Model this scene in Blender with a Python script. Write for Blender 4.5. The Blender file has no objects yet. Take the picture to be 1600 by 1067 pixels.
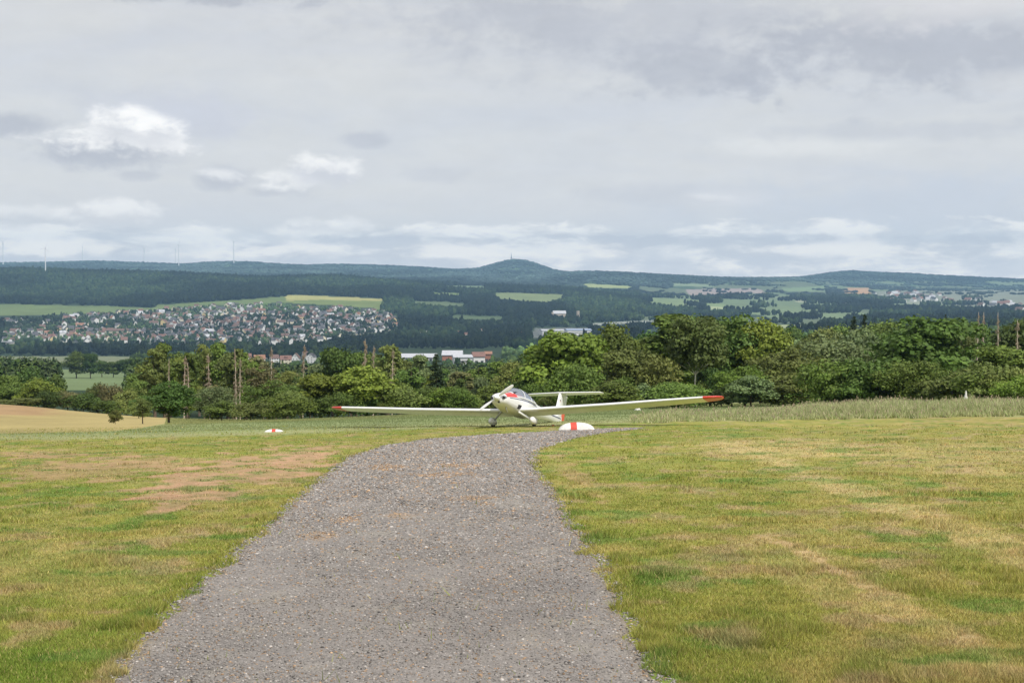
import bpy, math, random
import numpy as np
from mathutils import Vector, Matrix
R = math.radians
SC = bpy.context.scene
COL = SC.collection
# ------------------------------------------------------------------ camera
F = 2222.2            # focal length in photo pixels (50 mm on 36 mm, 1600 px wide)
HROW = 440.0          # photo row of the true horizon
TH = math.atan((533.5 - HROW) / F)
cd = bpy.data.cameras.new('camera'); cam = bpy.data.objects.new('camera', cd); COL.objects.link(cam)
cd.lens = 50; cd.sensor_width = 36; cd.clip_start = 0.1; cd.clip_end = 60000
cam.location = (0, 0, 0); cam.rotation_euler = (R(90) - TH, 0, 0)
SC.camera = cam
SC.view_settings.view_transform = 'Standard'; SC.view_settings.look = 'None'
SC.view_settings.exposure = 0.0; SC.view_settings.gamma = 1
SC.cycles.volume_bounces = 0; SC.cycles.max_bounces = 6; SC.cycles.transparent_max_bounces = 12
SC.cycles.diffuse_bounces = 3; SC.cycles.glossy_bounces = 2; SC.cycles.transmission_bounces = 4
CT, ST = math.cos(TH), math.sin(TH)

def at(px, row, Y):
    """world point seen at photo pixel (px,row) at depth y=Y"""
    u = (np.asarray(px, float) - 800) / F; v = (533.5 - np.asarray(row, float)) / F
    dy = CT + v * ST; dz = -ST + v * CT
    return u / dy * Y, np.asarray(Y, float) + 0 * u, dz / dy * Y
def proj(x, y, z):
    d = y * CT - z * ST; up = y * ST + z * CT
    return 800 + F * x / d, 533.5 - F * up / d

# ------------------------------------------------------------------ sun
SUN_EL, SUN_AZ = R(52), R(140)     # azimuth clockwise from +Y (north)
sdir = Vector((math.sin(SUN_AZ) * math.cos(SUN_EL), math.cos(SUN_AZ) * math.cos(SUN_EL), math.sin(SUN_EL)))
sl = bpy.data.lights.new('sun', 'SUN'); so = bpy.data.objects.new('sun', sl); COL.objects.link(so)
sl.energy = 4.0; sl.angle = R(1.5); sl.color = (1.0, 0.955, 0.88)
so.rotation_euler = sdir.to_track_quat('Z', 'Y').to_euler()

# ------------------------------------------------------------------ world: sky texture behind thin high cloud with cumulus puffs
W = bpy.data.worlds.new('World'); SC.world = W; W.use_nodes = True
nt = W.node_tree; nt.nodes.clear()
class G:
    """tiny node-graph helper"""
    def __init__(s, tree): s.t = tree
    def n(s, typ, **kw):
        nd = s.t.nodes.new(typ)
        for k, v in kw.items(): setattr(nd, k, v)
        return nd
    def put(s, sock, v):
        if isinstance(v, bpy.types.NodeSocket): s.t.links.new(v, sock)
        else: sock.default_value = v
    def m(s, op, a, b=0.0, c=0.0, clamp=False):
        nd = s.n('ShaderNodeMath', operation=op, use_clamp=clamp)
        s.put(nd.inputs[0], a)
        if len(nd.inputs) > 1: s.put(nd.inputs[1], b)
        if len(nd.inputs) > 2: s.put(nd.inputs[2], c)
        return nd.outputs[0]
    def ss(s, v, a, b, lo=0.0, hi=1.0):
        nd = s.n('ShaderNodeMapRange', interpolation_type='SMOOTHSTEP')
        s.put(nd.inputs[0], v); s.put(nd.inputs[1], a); s.put(nd.inputs[2], b); s.put(nd.inputs[3], lo); s.put(nd.inputs[4], hi)
        return nd.outputs[0]
    def lin(s, v, a, b, lo, hi):
        nd = s.n('ShaderNodeMapRange'); s.put(nd.inputs[0], v); s.put(nd.inputs[1], a); s.put(nd.inputs[2], b); s.put(nd.inputs[3], lo); s.put(nd.inputs[4], hi)
        return nd.outputs[0]
    def mix(s, f, a, b, typ='MIX'):
        nd = s.n('ShaderNodeMix', data_type='RGBA', blend_type=typ)
        s.put(nd.inputs[0], f); s.put(nd.inputs[6], a); s.put(nd.inputs[7], b)
        return nd.outputs[2]
    def noise(s, vec, scale, detail=4, rough=0.55, dist=0.0):
        nd = s.n('ShaderNodeTexNoise'); s.put(nd.inputs['Vector'], vec); nd.inputs['Scale'].default_value = scale
        nd.inputs['Detail'].default_value = detail; nd.inputs['Roughness'].default_value = rough; nd.inputs['Distortion'].default_value = dist
        return nd.outputs[0]
    def xyz(s, x, y, z):
        nd = s.n('ShaderNodeCombineXYZ'); s.put(nd.inputs[0], x); s.put(nd.inputs[1], y); s.put(nd.inputs[2], z); return nd.outputs[0]
g = G(nt)
tc = g.n('ShaderNodeTexCoord'); sep = g.n('ShaderNodeSeparateXYZ'); nt.links.new(tc.outputs['Generated'], sep.inputs[0])
dx, dy_, dz_ = sep.outputs
az = g.m('ARCTAN2', dx, dy_)                    # radians, 0 straight ahead
el = g.m('ARCSINE', g.m('MINIMUM', g.m('MAXIMUM', dz_, -1.0), 1.0))
# scale angles to "hundreds of photo pixels": 1 unit = 100 px
U = g.m('MULTIPLY', az, F / 100.0); V = g.m('MULTIPLY', el, F / 100.0)
nzv = g.xyz(U, g.m('MULTIPLY', V, 1.7), 0.0)
nA = g.noise(nzv, 0.9, 6, 0.58, 0.3)            # puff-scale
nB = g.noise(g.xyz(g.m('MULTIPLY', U, 0.35), g.m('MULTIPLY', V, 1.5), 3.7), 0.7, 5, 0.6, 0.4)   # streaky
nC = g.noise(nzv, 2.6, 5, 0.6, 0.2)
nA_ = g.m('SUBTRACT', nA, 0.5); nB_ = g.m('SUBTRACT', nB, 0.5); nC_ = g.m('SUBTRACT', nC, 0.5)
sky = g.n('ShaderNodeTexSky', sky_type='NISHITA'); sky.sun_disc = False; sky.sun_elevation = SUN_EL; sky.sun_rotation = SUN_AZ
sky.air_density = 1.0; sky.dust_density = 2.0
skc = g.n('ShaderNodeVectorMath', operation='SCALE'); nt.links.new(sky.outputs[0], skc.inputs[0]); skc.inputs[3].default_value = 0.09
# base veil
warm = g.ss(g.m('ADD', nB_, g.m('MULTIPLY', U, 0.0)), -0.25, 0.25)
veil = g.mix(warm, (0.60, 0.61, 0.645, 1), (0.665, 0.66, 0.65, 1))
veil = g.mix(g.ss(V, 1.2, 0.1), veil, (0.62, 0.65, 0.70, 1))
col = g.mix(0.92, skc.outputs[0], veil)
def blob(px, row, rx, ry, edge=0.35, rough=1.2):
    """soft elliptical mask around a direction, edge broken by noise"""
    uu = g.m('DIVIDE', g.m('SUBTRACT', U, (px - 800) / 100.0), rx / 100.0)
    vv = g.m('DIVIDE', g.m('SUBTRACT', V, (HROW - row) / 100.0), ry / 100.0)
    d = g.m('SQRT', g.m('ADD', g.m('MULTIPLY', uu, uu), g.m('MULTIPLY', vv, vv)))
    d = g.m('SUBTRACT', d, g.m('MULTIPLY', nA_, rough * 2)); d = g.m('SUBTRACT', d, g.m('MULTIPLY', nC_, rough * 1.2))
    return g.ss(d, 1.0 + edge, 1.0 - edge), uu, vv
def grey(px, row, rx, ry, c, k, edge=0.6, rough=1.2):
    global col
    mk, _, _ = blob(px, row, rx, ry, edge, rough)
    col = g.mix(g.m('MULTIPLY', mk, k), col, (*c, 1))
DK = (0.42, 0.435, 0.485); MD = (0.49, 0.505, 0.55); WH = (0.98, 0.96, 0.93)
# large darker cloud bank across upper right
grey(1000, 40, 330, 70, MD, 0.75, 0.8, 1.6)
grey(820, 45, 110, 40, DK, 0.4, 0.7, 1.4)
grey(1090, 110, 130, 36, DK, 0.55, 0.6, 1.5)
grey(1450, 95, 240, 55, DK, 0.75, 0.6, 1.6)
grey(1500, 30, 160, 30, (0.68, 0.67, 0.68), 0.7, 0.7, 1.6)
grey(1560, 150, 60, 16, (0.66, 0.66, 0.66), 0.5, 0.6, 1.4)
grey(1450, 330, 330, 40, (0.47, 0.53, 0.63), 0.6, 0.8, 1.0)
grey(1250, 235, 130, 14, (0.72, 0.72, 0.71), 0.7, 0.7, 1.3)
grey(1450, 215, 220, 14, MD, 0.5, 0.6, 1.4)
grey(330, 4, 130, 18, DK, 0.8, 0.5, 1.4)
grey(30, 212, 95, 16, DK, 0.75, 0.5, 0.9)
grey(290, 190, 110, 34, (0.55, 0.565, 0.63), 0.7, 0.7, 1.2)
grey(568, 222, 36, 12, MD, 0.8, 0.5, 0.8)
grey(360, 280, 40, 18, MD, 0.8, 0.5, 1.0)
grey(680, 275, 50, 10, MD, 0.5, 0.6, 1.2)
grey(228, 281, 34, 9, DK, 0.6, 0.5, 0.9)
grey(1120, 312, 60, 12, (0.68, 0.68, 0.70), 0.6, 0.6, 1.0)
grey(1010, 305, 100, 14, MD, 0.5, 0.7, 1.2)
# low bank of distant cloud above the ridge
def band(row, h, c, k, lo, hi, phase):
    global col
    nn = g.noise(g.xyz(g.m('MULTIPLY', U, 0.75), g.m('MULTIPLY', V, 2.6), phase), 0.9, 7, 0.6, 0.25)
    edge = g.m('ADD', (HROW - row) / 100.0, g.m('MULTIPLY', g.m('SUBTRACT', nn, 0.5), h / 100.0 * 4))
    top = g.ss(g.m('SUBTRACT', edge, V), -0.02, 0.12)
    br = g.ss(nn, lo, hi)
    col = g.mix(g.m('MULTIPLY', g.m('MULTIPLY', top, br), k), col, (*c, 1))
band(350, 24, (0.94, 0.92, 0.88), 0.95, 0.38, 0.58, 1.3)
band(366, 20, (0.40, 0.43, 0.50), 0.85, 0.40, 0.56, 9.1)
band(382, 15, (1.0, 0.95, 0.88), 0.95, 0.42, 0.58, 4.4)
band(400, 12, (0.42, 0.47, 0.56), 0.75, 0.40, 0.55, 7.7)
nT = g.noise(g.xyz(g.m('MULTIPLY', U, .8), g.m('MULTIPLY', V, 1.8), 11.3), 1.6, 7, .62, .35)
tex = g.n('ShaderNodeVectorMath', operation='SCALE'); nt.links.new(col, tex.inputs[0]); nt.links.new(g.lin(nT, .3, .7, .97, 1.03), tex.inputs[3]); col = tex.outputs[0]
# cumulus puffs: dark underside, bright lit top
def puff(px, row, rx, ry, k=1.0, rough=0.8, shade=DK):
    global col
    mk, uu, vv = blob(px, row, rx, ry, 0.42, rough)
    h = g.ss(g.m('ADD', g.m('ADD', vv, g.m('MULTIPLY', uu, 0.25)), g.m('MULTIPLY', nC_, 2.6)), -0.5, 0.75)
    c = g.mix(h, (*shade, 1), (*WH, 1))
    col = g.mix(g.m('MULTIPLY', mk, k), col, c)
puff(185, 240, 96, 31, 0.9, 0.95)
puff(222, 210, 60, 30, 0.9, 0.95, (0.66, 0.66, 0.68))
puff(450, 290, 52, 19, 0.6, 1.1, MD)
puff(510, 268, 54, 22, 0.7, 1.1, (0.56, 0.57, 0.62))
puff(190, 340, 60, 22, 0.7, 1.0, (0.62, 0.62, 0.64))
puff(420, 300, 30, 11, 0.6, 1.1, DK)
puff(352, 284, 40, 15, 0.5, 1.2, DK)
puff(60, 345, 80, 16, 0.4, 1.3, MD)
puff(520, 358, 60, 12, 0.5, 1.2, MD)
puff(1100, 314, 40, 9, 0.25, 1.2, MD)
col = g.mix(g.ss(V, -0.3, -3.0), col, (0.30, 0.32, 0.25, 1))
hb_ = g.m('ADD', 1.15, g.m('MULTIPLY', g.m('EXPONENT', g.m('MULTIPLY', g.m('MAXIMUM', V, 0.0), -0.75)), 0.42))
col = g.mix(g.ss(V, 2.6, 0.0, 0.0, 0.45), col, (0.74, 0.66, 0.585, 1))
sk2 = g.n('ShaderNodeVectorMath', operation='SCALE'); nt.links.new(col, sk2.inputs[0]); nt.links.new(hb_, sk2.inputs[3]); col = sk2.outputs[0]
bg = g.n('ShaderNodeBackground'); nt.links.new(col, bg.inputs[0]); bg.inputs[1].default_value = 1.0
ow = g.n('ShaderNodeOutputWorld'); nt.links.new(bg.outputs[0], ow.inputs[0])

# ------------------------------------------------------------------ numpy noise
def _h(ix, iy, s):
    n = (ix.astype(np.int64) * 374761393 + iy.astype(np.int64) * 668265263 + s * 1442695041) & 0xffffffff
    n = ((n ^ (n >> 13)) * 1274126177) & 0xffffffff
    return ((n ^ (n >> 16)) & 0xffff) / 65535.0
def vn(x, y, s=0):
    ix = np.floor(x); iy = np.floor(y); fx = x - ix; fy = y - iy
    fx = fx * fx * (3 - 2 * fx); fy = fy * fy * (3 - 2 * fy)
    a = _h(ix, iy, s); b = _h(ix + 1, iy, s); c = _h(ix, iy + 1, s); d = _h(ix + 1, iy + 1, s)
    return (a + (b - a) * fx) * (1 - fy) + (c + (d - c) * fx) * fy
def fbm(x, y, s=0, o=4):
    t = 0; a = 0.5; w = 0
    for i in range(o):
        t = t + a * vn(x, y, s + i * 17); w += a; x = x * 2.03 + 5.1; y = y * 2.03 + 3.7; a *= 0.5
    return t / w
def sst(v, a, b):
    t = np.clip((v - a) / (b - a), 0, 1); return t * t * (3 - 2 * t)

# ------------------------------------------------------------------ terrain heights
YS = [60, 100, 150, 200, 300, 500, 800, 1200, 1800, 2400, 3000, 3500, 4000, 4500, 5200, 6000, 7500, 9500, 12000, 15500]
CS = [0, 200, 400, 600, 800, 1000, 1200, 1400, 1600]
TB = {
 0:    [678, 661, 645, 629, 641, 625, 600, 582, 567, 557, 537, 515, 494, 476, 452, 422, 436, 424, 412, 440],
 200:  [675, 663, 656, 652, 655, 628, 602, 584, 568, 558, 537, 514, 493, 475, 452, 425, 436, 424, 411, 440],
 400:  [672, 662, 657, 658, 658, 640, 610, 588, 568, 554, 536, 512, 486, 468, 450, 432, 438, 424, 411, 440],
 600:  [668, 655, 650, 651, 652, 640, 613, 590, 568, 551, 532, 510, 491, 474, 457, 438, 438, 428, 416, 440],
 800:  [664, 648, 641, 641, 644, 635, 610, 586, 563, 546, 529, 513, 497, 484, 467, 452, 444, 434, 420, 440],
 1000: [660, 644, 636, 633, 631, 616, 590, 565, 545, 531, 519, 509, 499, 489, 476, 466, 453, 441, 429, 445],
 1200: [657, 640, 633, 629, 621, 602, 575, 553, 536, 523, 512, 504, 497, 490, 480, 470, 458, 446, 436, 448],
 1400: [654, 636, 628, 622, 612, 590, 562, 543, 529, 518, 509, 502, 496, 490, 480, 470, 458, 445, 428, 448],
 1600: [651, 632, 622, 615, 600, 580, 555, 538, 526, 516, 508, 501, 495, 489, 480, 470, 459, 448, 438, 448]}
SKY = [(-1500, 415), (-300, 418), (0, 413), (100, 411), (150, 409), (240, 413), (280, 415), (350, 410), (400, 412), (470, 417), (550, 414), (600, 417), (660, 419),
       (700, 422), (745, 422), (768, 415), (790, 408), (815, 406), (838, 413), (862, 423), (900, 432), (1000, 434), (1060, 436), (1120, 438),
       (1200, 437), (1250, 435), (1290, 428), (1320, 424), (1400, 428), (1500, 433), (1600, 438), (2000, 434), (3200, 430)]
R95 = [(-1500, 424), (0, 423), (280, 424), (420, 421), (560, 426), (740, 430), (850, 431), (890, 427), (930, 426), (1000, 429), (1060, 433), (1150, 437), (1240, 437), (1300, 445), (1600, 452), (3200, 452)]
R60 = [(-1500, 429), (0, 426), (200, 429), (290, 433), (350, 434), (400, 441), (430, 439), (500, 437), (560, 440), (640, 446), (700, 450), (800, 453), (880, 456), (1000, 466), (1400, 470), (3200, 470)]
CG = np.arange(-1500, 3201, 10.0)
def _sm(a, k):
    if k <= 0: return a
    w = np.exp(-0.5 * (np.arange(-4 * k, 4 * k + 1) / k) ** 2); w /= w.sum()
    return np.convolve(np.pad(a, 4 * k, mode='edge'), w, 'valid')
TAB = []
for k, yv in enumerate(YS):
    if yv == 12000: TAB.append(_sm(np.interp(CG, *zip(*SKY)), 1)); continue
    if yv == 9500: TAB.append(_sm(np.interp(CG, *zip(*R95)), 2)); continue
    if yv == 6000: TAB.append(_sm(np.interp(CG, *zip(*R60)), 3)); continue
    TAB.append(_sm(np.interp(CG, CS, [TB[c][k] for c in CS]), 7))
TAB = np.array(TAB)
LY = np.log(np.array(YS, float))
def _row(col, D):
    iy = np.interp(np.log(np.maximum(D, 60.0)), LY, np.arange(len(YS)))
    i1 = np.clip(np.floor(iy).astype(int), 0, len(YS) - 2); t = iy - i1
    ci = np.clip((col + 1500) / 10.0, 0, len(CG) - 1.001); c0 = ci.astype(int); ct = ci - c0
    def T(i):
        i = np.clip(i, 0, len(YS) - 1); return TAB[i, c0] * (1 - ct) + TAB[i, c0 + 1] * ct
    a, b, c, d = T(i1 - 1), T(i1), T(i1 + 1), T(i1 + 2)
    return b + 0.5 * t * (c - a + t * (2 * a - 5 * b + 4 * c - d + t * (3 * (b - c) + d - a)))
def H(x, y):
    x = np.asarray(x, float); y = np.asarray(y, float)
    D = np.maximum(y, np.abs(x) * 0.6)
    yb = np.where(y < 0, -30 * np.tanh(-y / 30), y)
    near = -1.93 - 0.068 * np.where(y < 0, yb, np.minimum(y, 400)) + 0.02 * np.clip(x, -60, 60)
    near = near + (fbm(x * 0.35, y * 0.35, 3, 3) - 0.5) * 0.10 * sst(np.hypot(x, y), 3, 12)
    Ds = np.maximum(D, 60.0)
    c = 800 + F * x / Ds
    r = _row(c, Ds)
    _, _, zf = at(800, r, Ds)
    zf = zf + (fbm(x / 260, y / 260, 11, 4) - 0.5) * np.clip((Ds - 600) / 1500, 0, 1) * 9 * np.clip(Ds / 4000, 0.4, 1.6)
    zf = zf + (fbm(x / 25, y / 25, 21, 3) - 0.5) * 0.8 * sst(Ds, 100, 300)
    w = sst(D, 58, 100)
    return near * (1 - w) + zf * w
def Hs(x, y): return float(H(np.array([x]), np.array([y]))[0])
YG = np.exp(np.linspace(math.log(8), math.log(14000), 500))
def ground_Y(px, row, ymin=8, ymax=14000):
    """depth at which the ground is first seen at (px,row), searching outward from ymin"""
    px = np.atleast_1d(np.asarray(px, float)); row = np.atleast_1d(np.asarray(row, float))
    ys = YG[(YG >= ymin) & (YG <= ymax)]
    out = np.zeros(len(px))
    for s in range(0, len(px), 4000):
        p = px[s:s + 4000, None]; X = (p - 800) / F * ys[None, :] / 1.0
        _, rr = proj(X, ys[None, :] + 0 * X, H(X, ys[None, :] + 0 * X))
        ok = rr <= row[s:s + 4000, None]
        i = np.where(ok.any(1), ok.argmax(1), len(ys) - 1); j = np.maximum(i - 1, 0); n = np.arange(len(i))
        ra, rb = rr[n, j], rr[n, i]; t = np.clip((ra - row[s:s + 4000]) / np.maximum(ra - rb, 1e-6), 0, 1)
        out[s:s + 4000] = ys[j] + (ys[i] - ys[j]) * t
    return out
def inpoly(px, py, poly):
    r = np.zeros(px.shape, bool); n = len(poly)
    for i in range(n):
        x1, y1 = poly[i]; x2, y2 = poly[(i + 1) % n]
        if y1 == y2: continue
        c = ((y1 > py) != (y2 > py)) & (px < (x2 - x1) * (py - y1) / (y2 - y1) + x1)
        r ^= c
    return r

# ------------------------------------------------------------------ the gravel track's outline (photo px -> ground curve)
PL = [(158, 1067), (228, 975), (332, 890), (404, 832), (455, 786), (502, 745), (548, 713), (600, 697), (665, 687), (730, 681), (800, 677), (850, 673.5), (880, 671), (940, 669), (985, 668)]
PR = [(1042, 1067), (1002, 990), (962, 920), (926, 860), (894, 808), (866, 770), (838, 735), (831, 716), (846, 700), (885, 687), (925, 678), (960, 673), (985, 671), (1000, 669.5), (1008, 668)]
def nearY(px, row):
    """ground depth for the near slope, closed form"""
    u = (np.asarray(px, float) - 800) / F; v = (533.5 - np.asarray(row, float)) / F
    dy = CT + v * ST; s = (-ST + v * CT) / dy; t = u / dy
    return 1.93 / (-s - 0.068 + 0.02 * t), t
def edge_curve(P):
    rows = np.linspace(668, 1067, 700); xs = np.interp(rows, [p[1] for p in P][::-1], [p[0] for p in P][::-1])
    Y, t = nearY(xs, rows); return Y[::-1], (t * Y)[::-1]     # ascending Y
EL, ER = edge_curve(PL), edge_curve(PR)
Y0 = max(EL[0][0], ER[0][0]) + 0.05
def pathx(y, E, s):
    x = np.interp(y, E[0], E[1])
    sl = (np.interp(Y0 + 1.5, E[0], E[1]) - np.interp(Y0, E[0], E[1])) / 1.5
    x = np.where(y < Y0, np.interp(Y0, E[0], E[1]) + sl * (y - Y0), x)
    return x + (fbm(y * 1.3, y * 0 + s, 31 + s, 2) - 0.5) * 0.12 + (fbm(y * 5, y * 0 + s, 41 + s, 4) - 0.5) * 0.20
PYMAX = float(min(EL[0][-1], ER[0][-1]))
def path_in(x, y):
    """signed distance-ish inside the track (positive = inside)"""
    d = np.minimum(x - pathx(y, EL, 0), pathx(y, ER, 5) - x)
    return np.where(y > PYMAX, -1, d)

# ------------------------------------------------------------------ ground colours
def L(c): return np.array(c, float)
def lerp(a, b, t): return a + (b - a) * t[:, None]
def ell(px, row, cx, cy, rx, ry, slope=0.0):
    return np.sqrt(((px - cx) / rx) ** 2 + ((row - cy - slope * (px - cx)) / ry) ** 2)
def turf(x, y, px, row):
    n1 = fbm(x * 0.22, y * 0.11, 51, 4); n2 = fbm(x * 1.1, y * 0.8, 61, 4); n3 = fbm(x * 4, y * 4, 71, 3)
    n = len(x)
    c = np.tile(L((0.240, 0.248, 0.054)), (n, 1))
    c = lerp(c, L((0.155, 0.225, 0.036)), sst(n1 * 0.5 + n2 * 0.5, 0.50, 0.68) * 0.55)
    c = lerp(c, L((0.37, 0.305, 0.115)), sst(n2 * 0.6 + (1 - n1) * 0.4, 0.52, 0.70) * 0.55)
    jit = (n2 - 0.5) * 2.5 + (n3 - 0.5) * 1.2
    rt = sst(px, 980, 1350) * sst(row, 1100, 700)
    c = lerp(c, L((0.345, 0.290, 0.100)), rt * (0.25 + 0.45 * sst(n2, 0.4, 0.6)))
    DRY = L((0.46, 0.375, 0.175)); BR = L((0.41, 0.27, 0.155))
    def streak(x0, y0, x1, y1, w0, w1, k, cc):
        nonlocal c
        t = np.clip(((px - x0) * (x1 - x0) + (row - y0) * (y1 - y0) * 4) / ((x1 - x0) ** 2 + 4 * (y1 - y0) ** 2), 0, 1)
        w = w0 + (w1 - w0) * t
        d = np.abs(row - (y0 + (y1 - y0) * t)) / w + np.abs(px - (x0 + (x1 - x0) * t)) / (w * 4)
        c = lerp(c, cc, sst(d + jit * 0.9, 1.3, 0.5) * k)
    streak(1130, 690, 1420, 800, 10, 16, 0.68, DRY); streak(1420, 800, 1620, 872, 16, 22, 0.68, DRY)
    streak(1180, 838, 1300, 872, 6, 8, 0.5, DRY); streak(1225, 848, 1390, 935, 5, 7, 0.62, BR * 1.05); streak(1390, 935, 1600, 1060, 10, 18, 0.5, DRY)
    streak(1060, 838, 1200, 842, 6, 8, 0.3, BR)
    def pat(cx, cy, rx, ry, slope, k, cc):
        nonlocal c
        d = ell(px, row, cx, cy, rx, ry, slope) + jit * 0.85
        c = lerp(c, cc, sst(d, 1.15, 0.75) * k)
    pat(375, 738, 150, 24, -0.13, 0.95, BR); pat(300, 772, 85, 20, -0.08, 0.9, BR); pat(470, 716, 75, 15, -0.15, 0.9, BR); pat(150, 735, 150, 18, -0.05, 0.6, BR)
    pat(50, 709, 90, 5, 0, 0.7, BR); pat(230, 722, 120, 10, 0, 0.55, BR)
    pat(1230, 700, 110, 14, 0, 0.6, DRY); pat(1500, 720, 160, 26, 0, 0.45, DRY)
    pat(1500, 1050, 120, 30, 0, 0.45, DRY); pat(1290, 905, 130, 30, 0.3, 0.4, DRY)
    pat(900, 745, 40, 16, 0.7, 0.5, BR); pat(60, 880, 160, 60, 0, 0.25, DRY)
    wd = fbm(x * 1.3 + 9, y * 1.3, 77, 3); c = lerp(c, L((.13, .21, .045)), sst(wd, .60, .72) * .7); bs = fbm(x * 1.9, y * 1.5, 78, 3); c = lerp(c, L((.36, .27, .15)), sst(bs, .60, .74) * .6)
    n4 = fbm(x * 2.6, y * 1.7, 75, 3); n5 = fbm(x * 7, y * 5, 76, 2)
    c = lerp(c, c * L((.72, .86, .68)), sst(n4, .54, .70) * .6)
    c = lerp(c, c * L((1.22, 1.12, 1.25)), sst(n5 * .5 + n4 * .5, .50, .36) * .7)
    c = c * (0.86 + 0.28 * n3)[:, None]
    return c
FIELDS = [
 ([(-50, 474), (120, 477), (240, 481), (245, 476), (350, 470), (450, 463), (450, 470), (430, 474), (330, 478), (250, 493), (150, 490), (60, 493), (-50, 494)], (0.13, 0.175, 0.065)),
 ([(440, 473), (452, 467), (600, 470), (592, 485), (540, 478)], (0.15, 0.19, 0.06)),
 ([(447, 461), (500, 462), (602, 467), (598, 471), (500, 468), (447, 470)], (0.33, 0.32, 0.12)),
 ([(668, 457), (722, 458), (722, 462), (680, 461)], (0.17, 0.23, 0.08)),
 ([(770, 457), (882, 460), (880, 467), (850, 473), (780, 468)], (0.17, 0.21, 0.09)),
 ([(912, 443), (985, 447), (985, 451), (915, 449)], (0.30, 0.34, 0.14)),
 ([(1005, 465), (1050, 467), (1110, 471), (1150, 480), (1100, 479), (1050, 478), (1020, 474)], (0.18, 0.24, 0.11)),
 ([(1110, 479), (1165, 482), (1160, 486), (1110, 483)], (0.30, 0.34, 0.18)),
 ([(640, 470), (700, 472), (740, 477), (700, 479), (650, 475)], (0.11, 0.15, 0.07)),
 ([(700, 492), (790, 495), (780, 500), (710, 498)], (0.09, 0.13, 0.06)),
 ([(1130, 461), (1225, 463), (1215, 467), (1130, 466)], (0.17, 0.22, 0.12)),
 ([(1240, 467), (1335, 470), (1335, 473), (1245, 472)], (0.30, 0.32, 0.22)),
 ([(1050, 443), (1120, 445), (1120, 448), (1050, 447)], (0.20, 0.26, 0.15)),
 ([(1410, 470), (1560, 474), (1560, 477), (1420, 475)], (0.24, 0.26, 0.20)),
 ([(690, 446), (760, 447), (755, 450), (690, 449)], (0.14, 0.19, 0.10)),
 ([(1180, 477), (1320, 483), (1365, 492), (1340, 498), (1200, 496), (1170, 488)], (0.16, 0.215, 0.11)),
 ([(1070, 452), (1180, 450), (1200, 458), (1080, 462)], (0.30, 0.25, 0.23)),
 ([(1322, 450), (1358, 449), (1362, 460), (1318, 458)], (0.42, 0.26, 0.14)),
 ([(1220, 450), (1290, 447), (1290, 455), (1230, 456)], (0.17, 0.24, 0.12)),
 ([(1365, 455), (1620, 452), (1620, 483), (1500, 478), (1370, 464)], (0.20, 0.22, 0.17)),
 ([(1160, 506), (1280, 508), (1282, 514), (1160, 512)], (0.27, 0.30, 0.16)),
 ([(-50, 556), (215, 557), (200, 568), (-50, 573)], (0.17, 0.19, 0.11)),
 ([(85, 577), (205, 578), (205, 610), (85, 610)], (0.15, 0.20, 0.09)),
 ([(925, 505), (1045, 499), (1045, 502), (925, 509)], (0.26, 0.28, 0.25)),
 ([(838, 512), (925, 512), (922, 524), (826, 528)], (0.13, 0.14, 0.13)),
 ([(398, 535), (434, 535), (434, 538), (398, 538)], (0.35, 0.36, 0.36)),
]
TOWN = [(5, 505), (60, 497), (130, 493), (250, 488), (262, 484), (330, 479), (440, 477), (545, 484), (600, 490), (628, 497), (626, 516), (540, 526), (470, 540), (430, 541), (380, 533), (320, 538), (110, 536), (40, 536), (5, 538)]
FGREEN = L((0.032, 0.055, 0.026))
def in_tan(px, row, y): return inpoly(px, row, [(-3000, 600), (0, 600), (262, 640), (258, 662), (222, 668), (130, 679), (60, 685), (-3000, 700)]) & (y > 60) & (y < 260)
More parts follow.
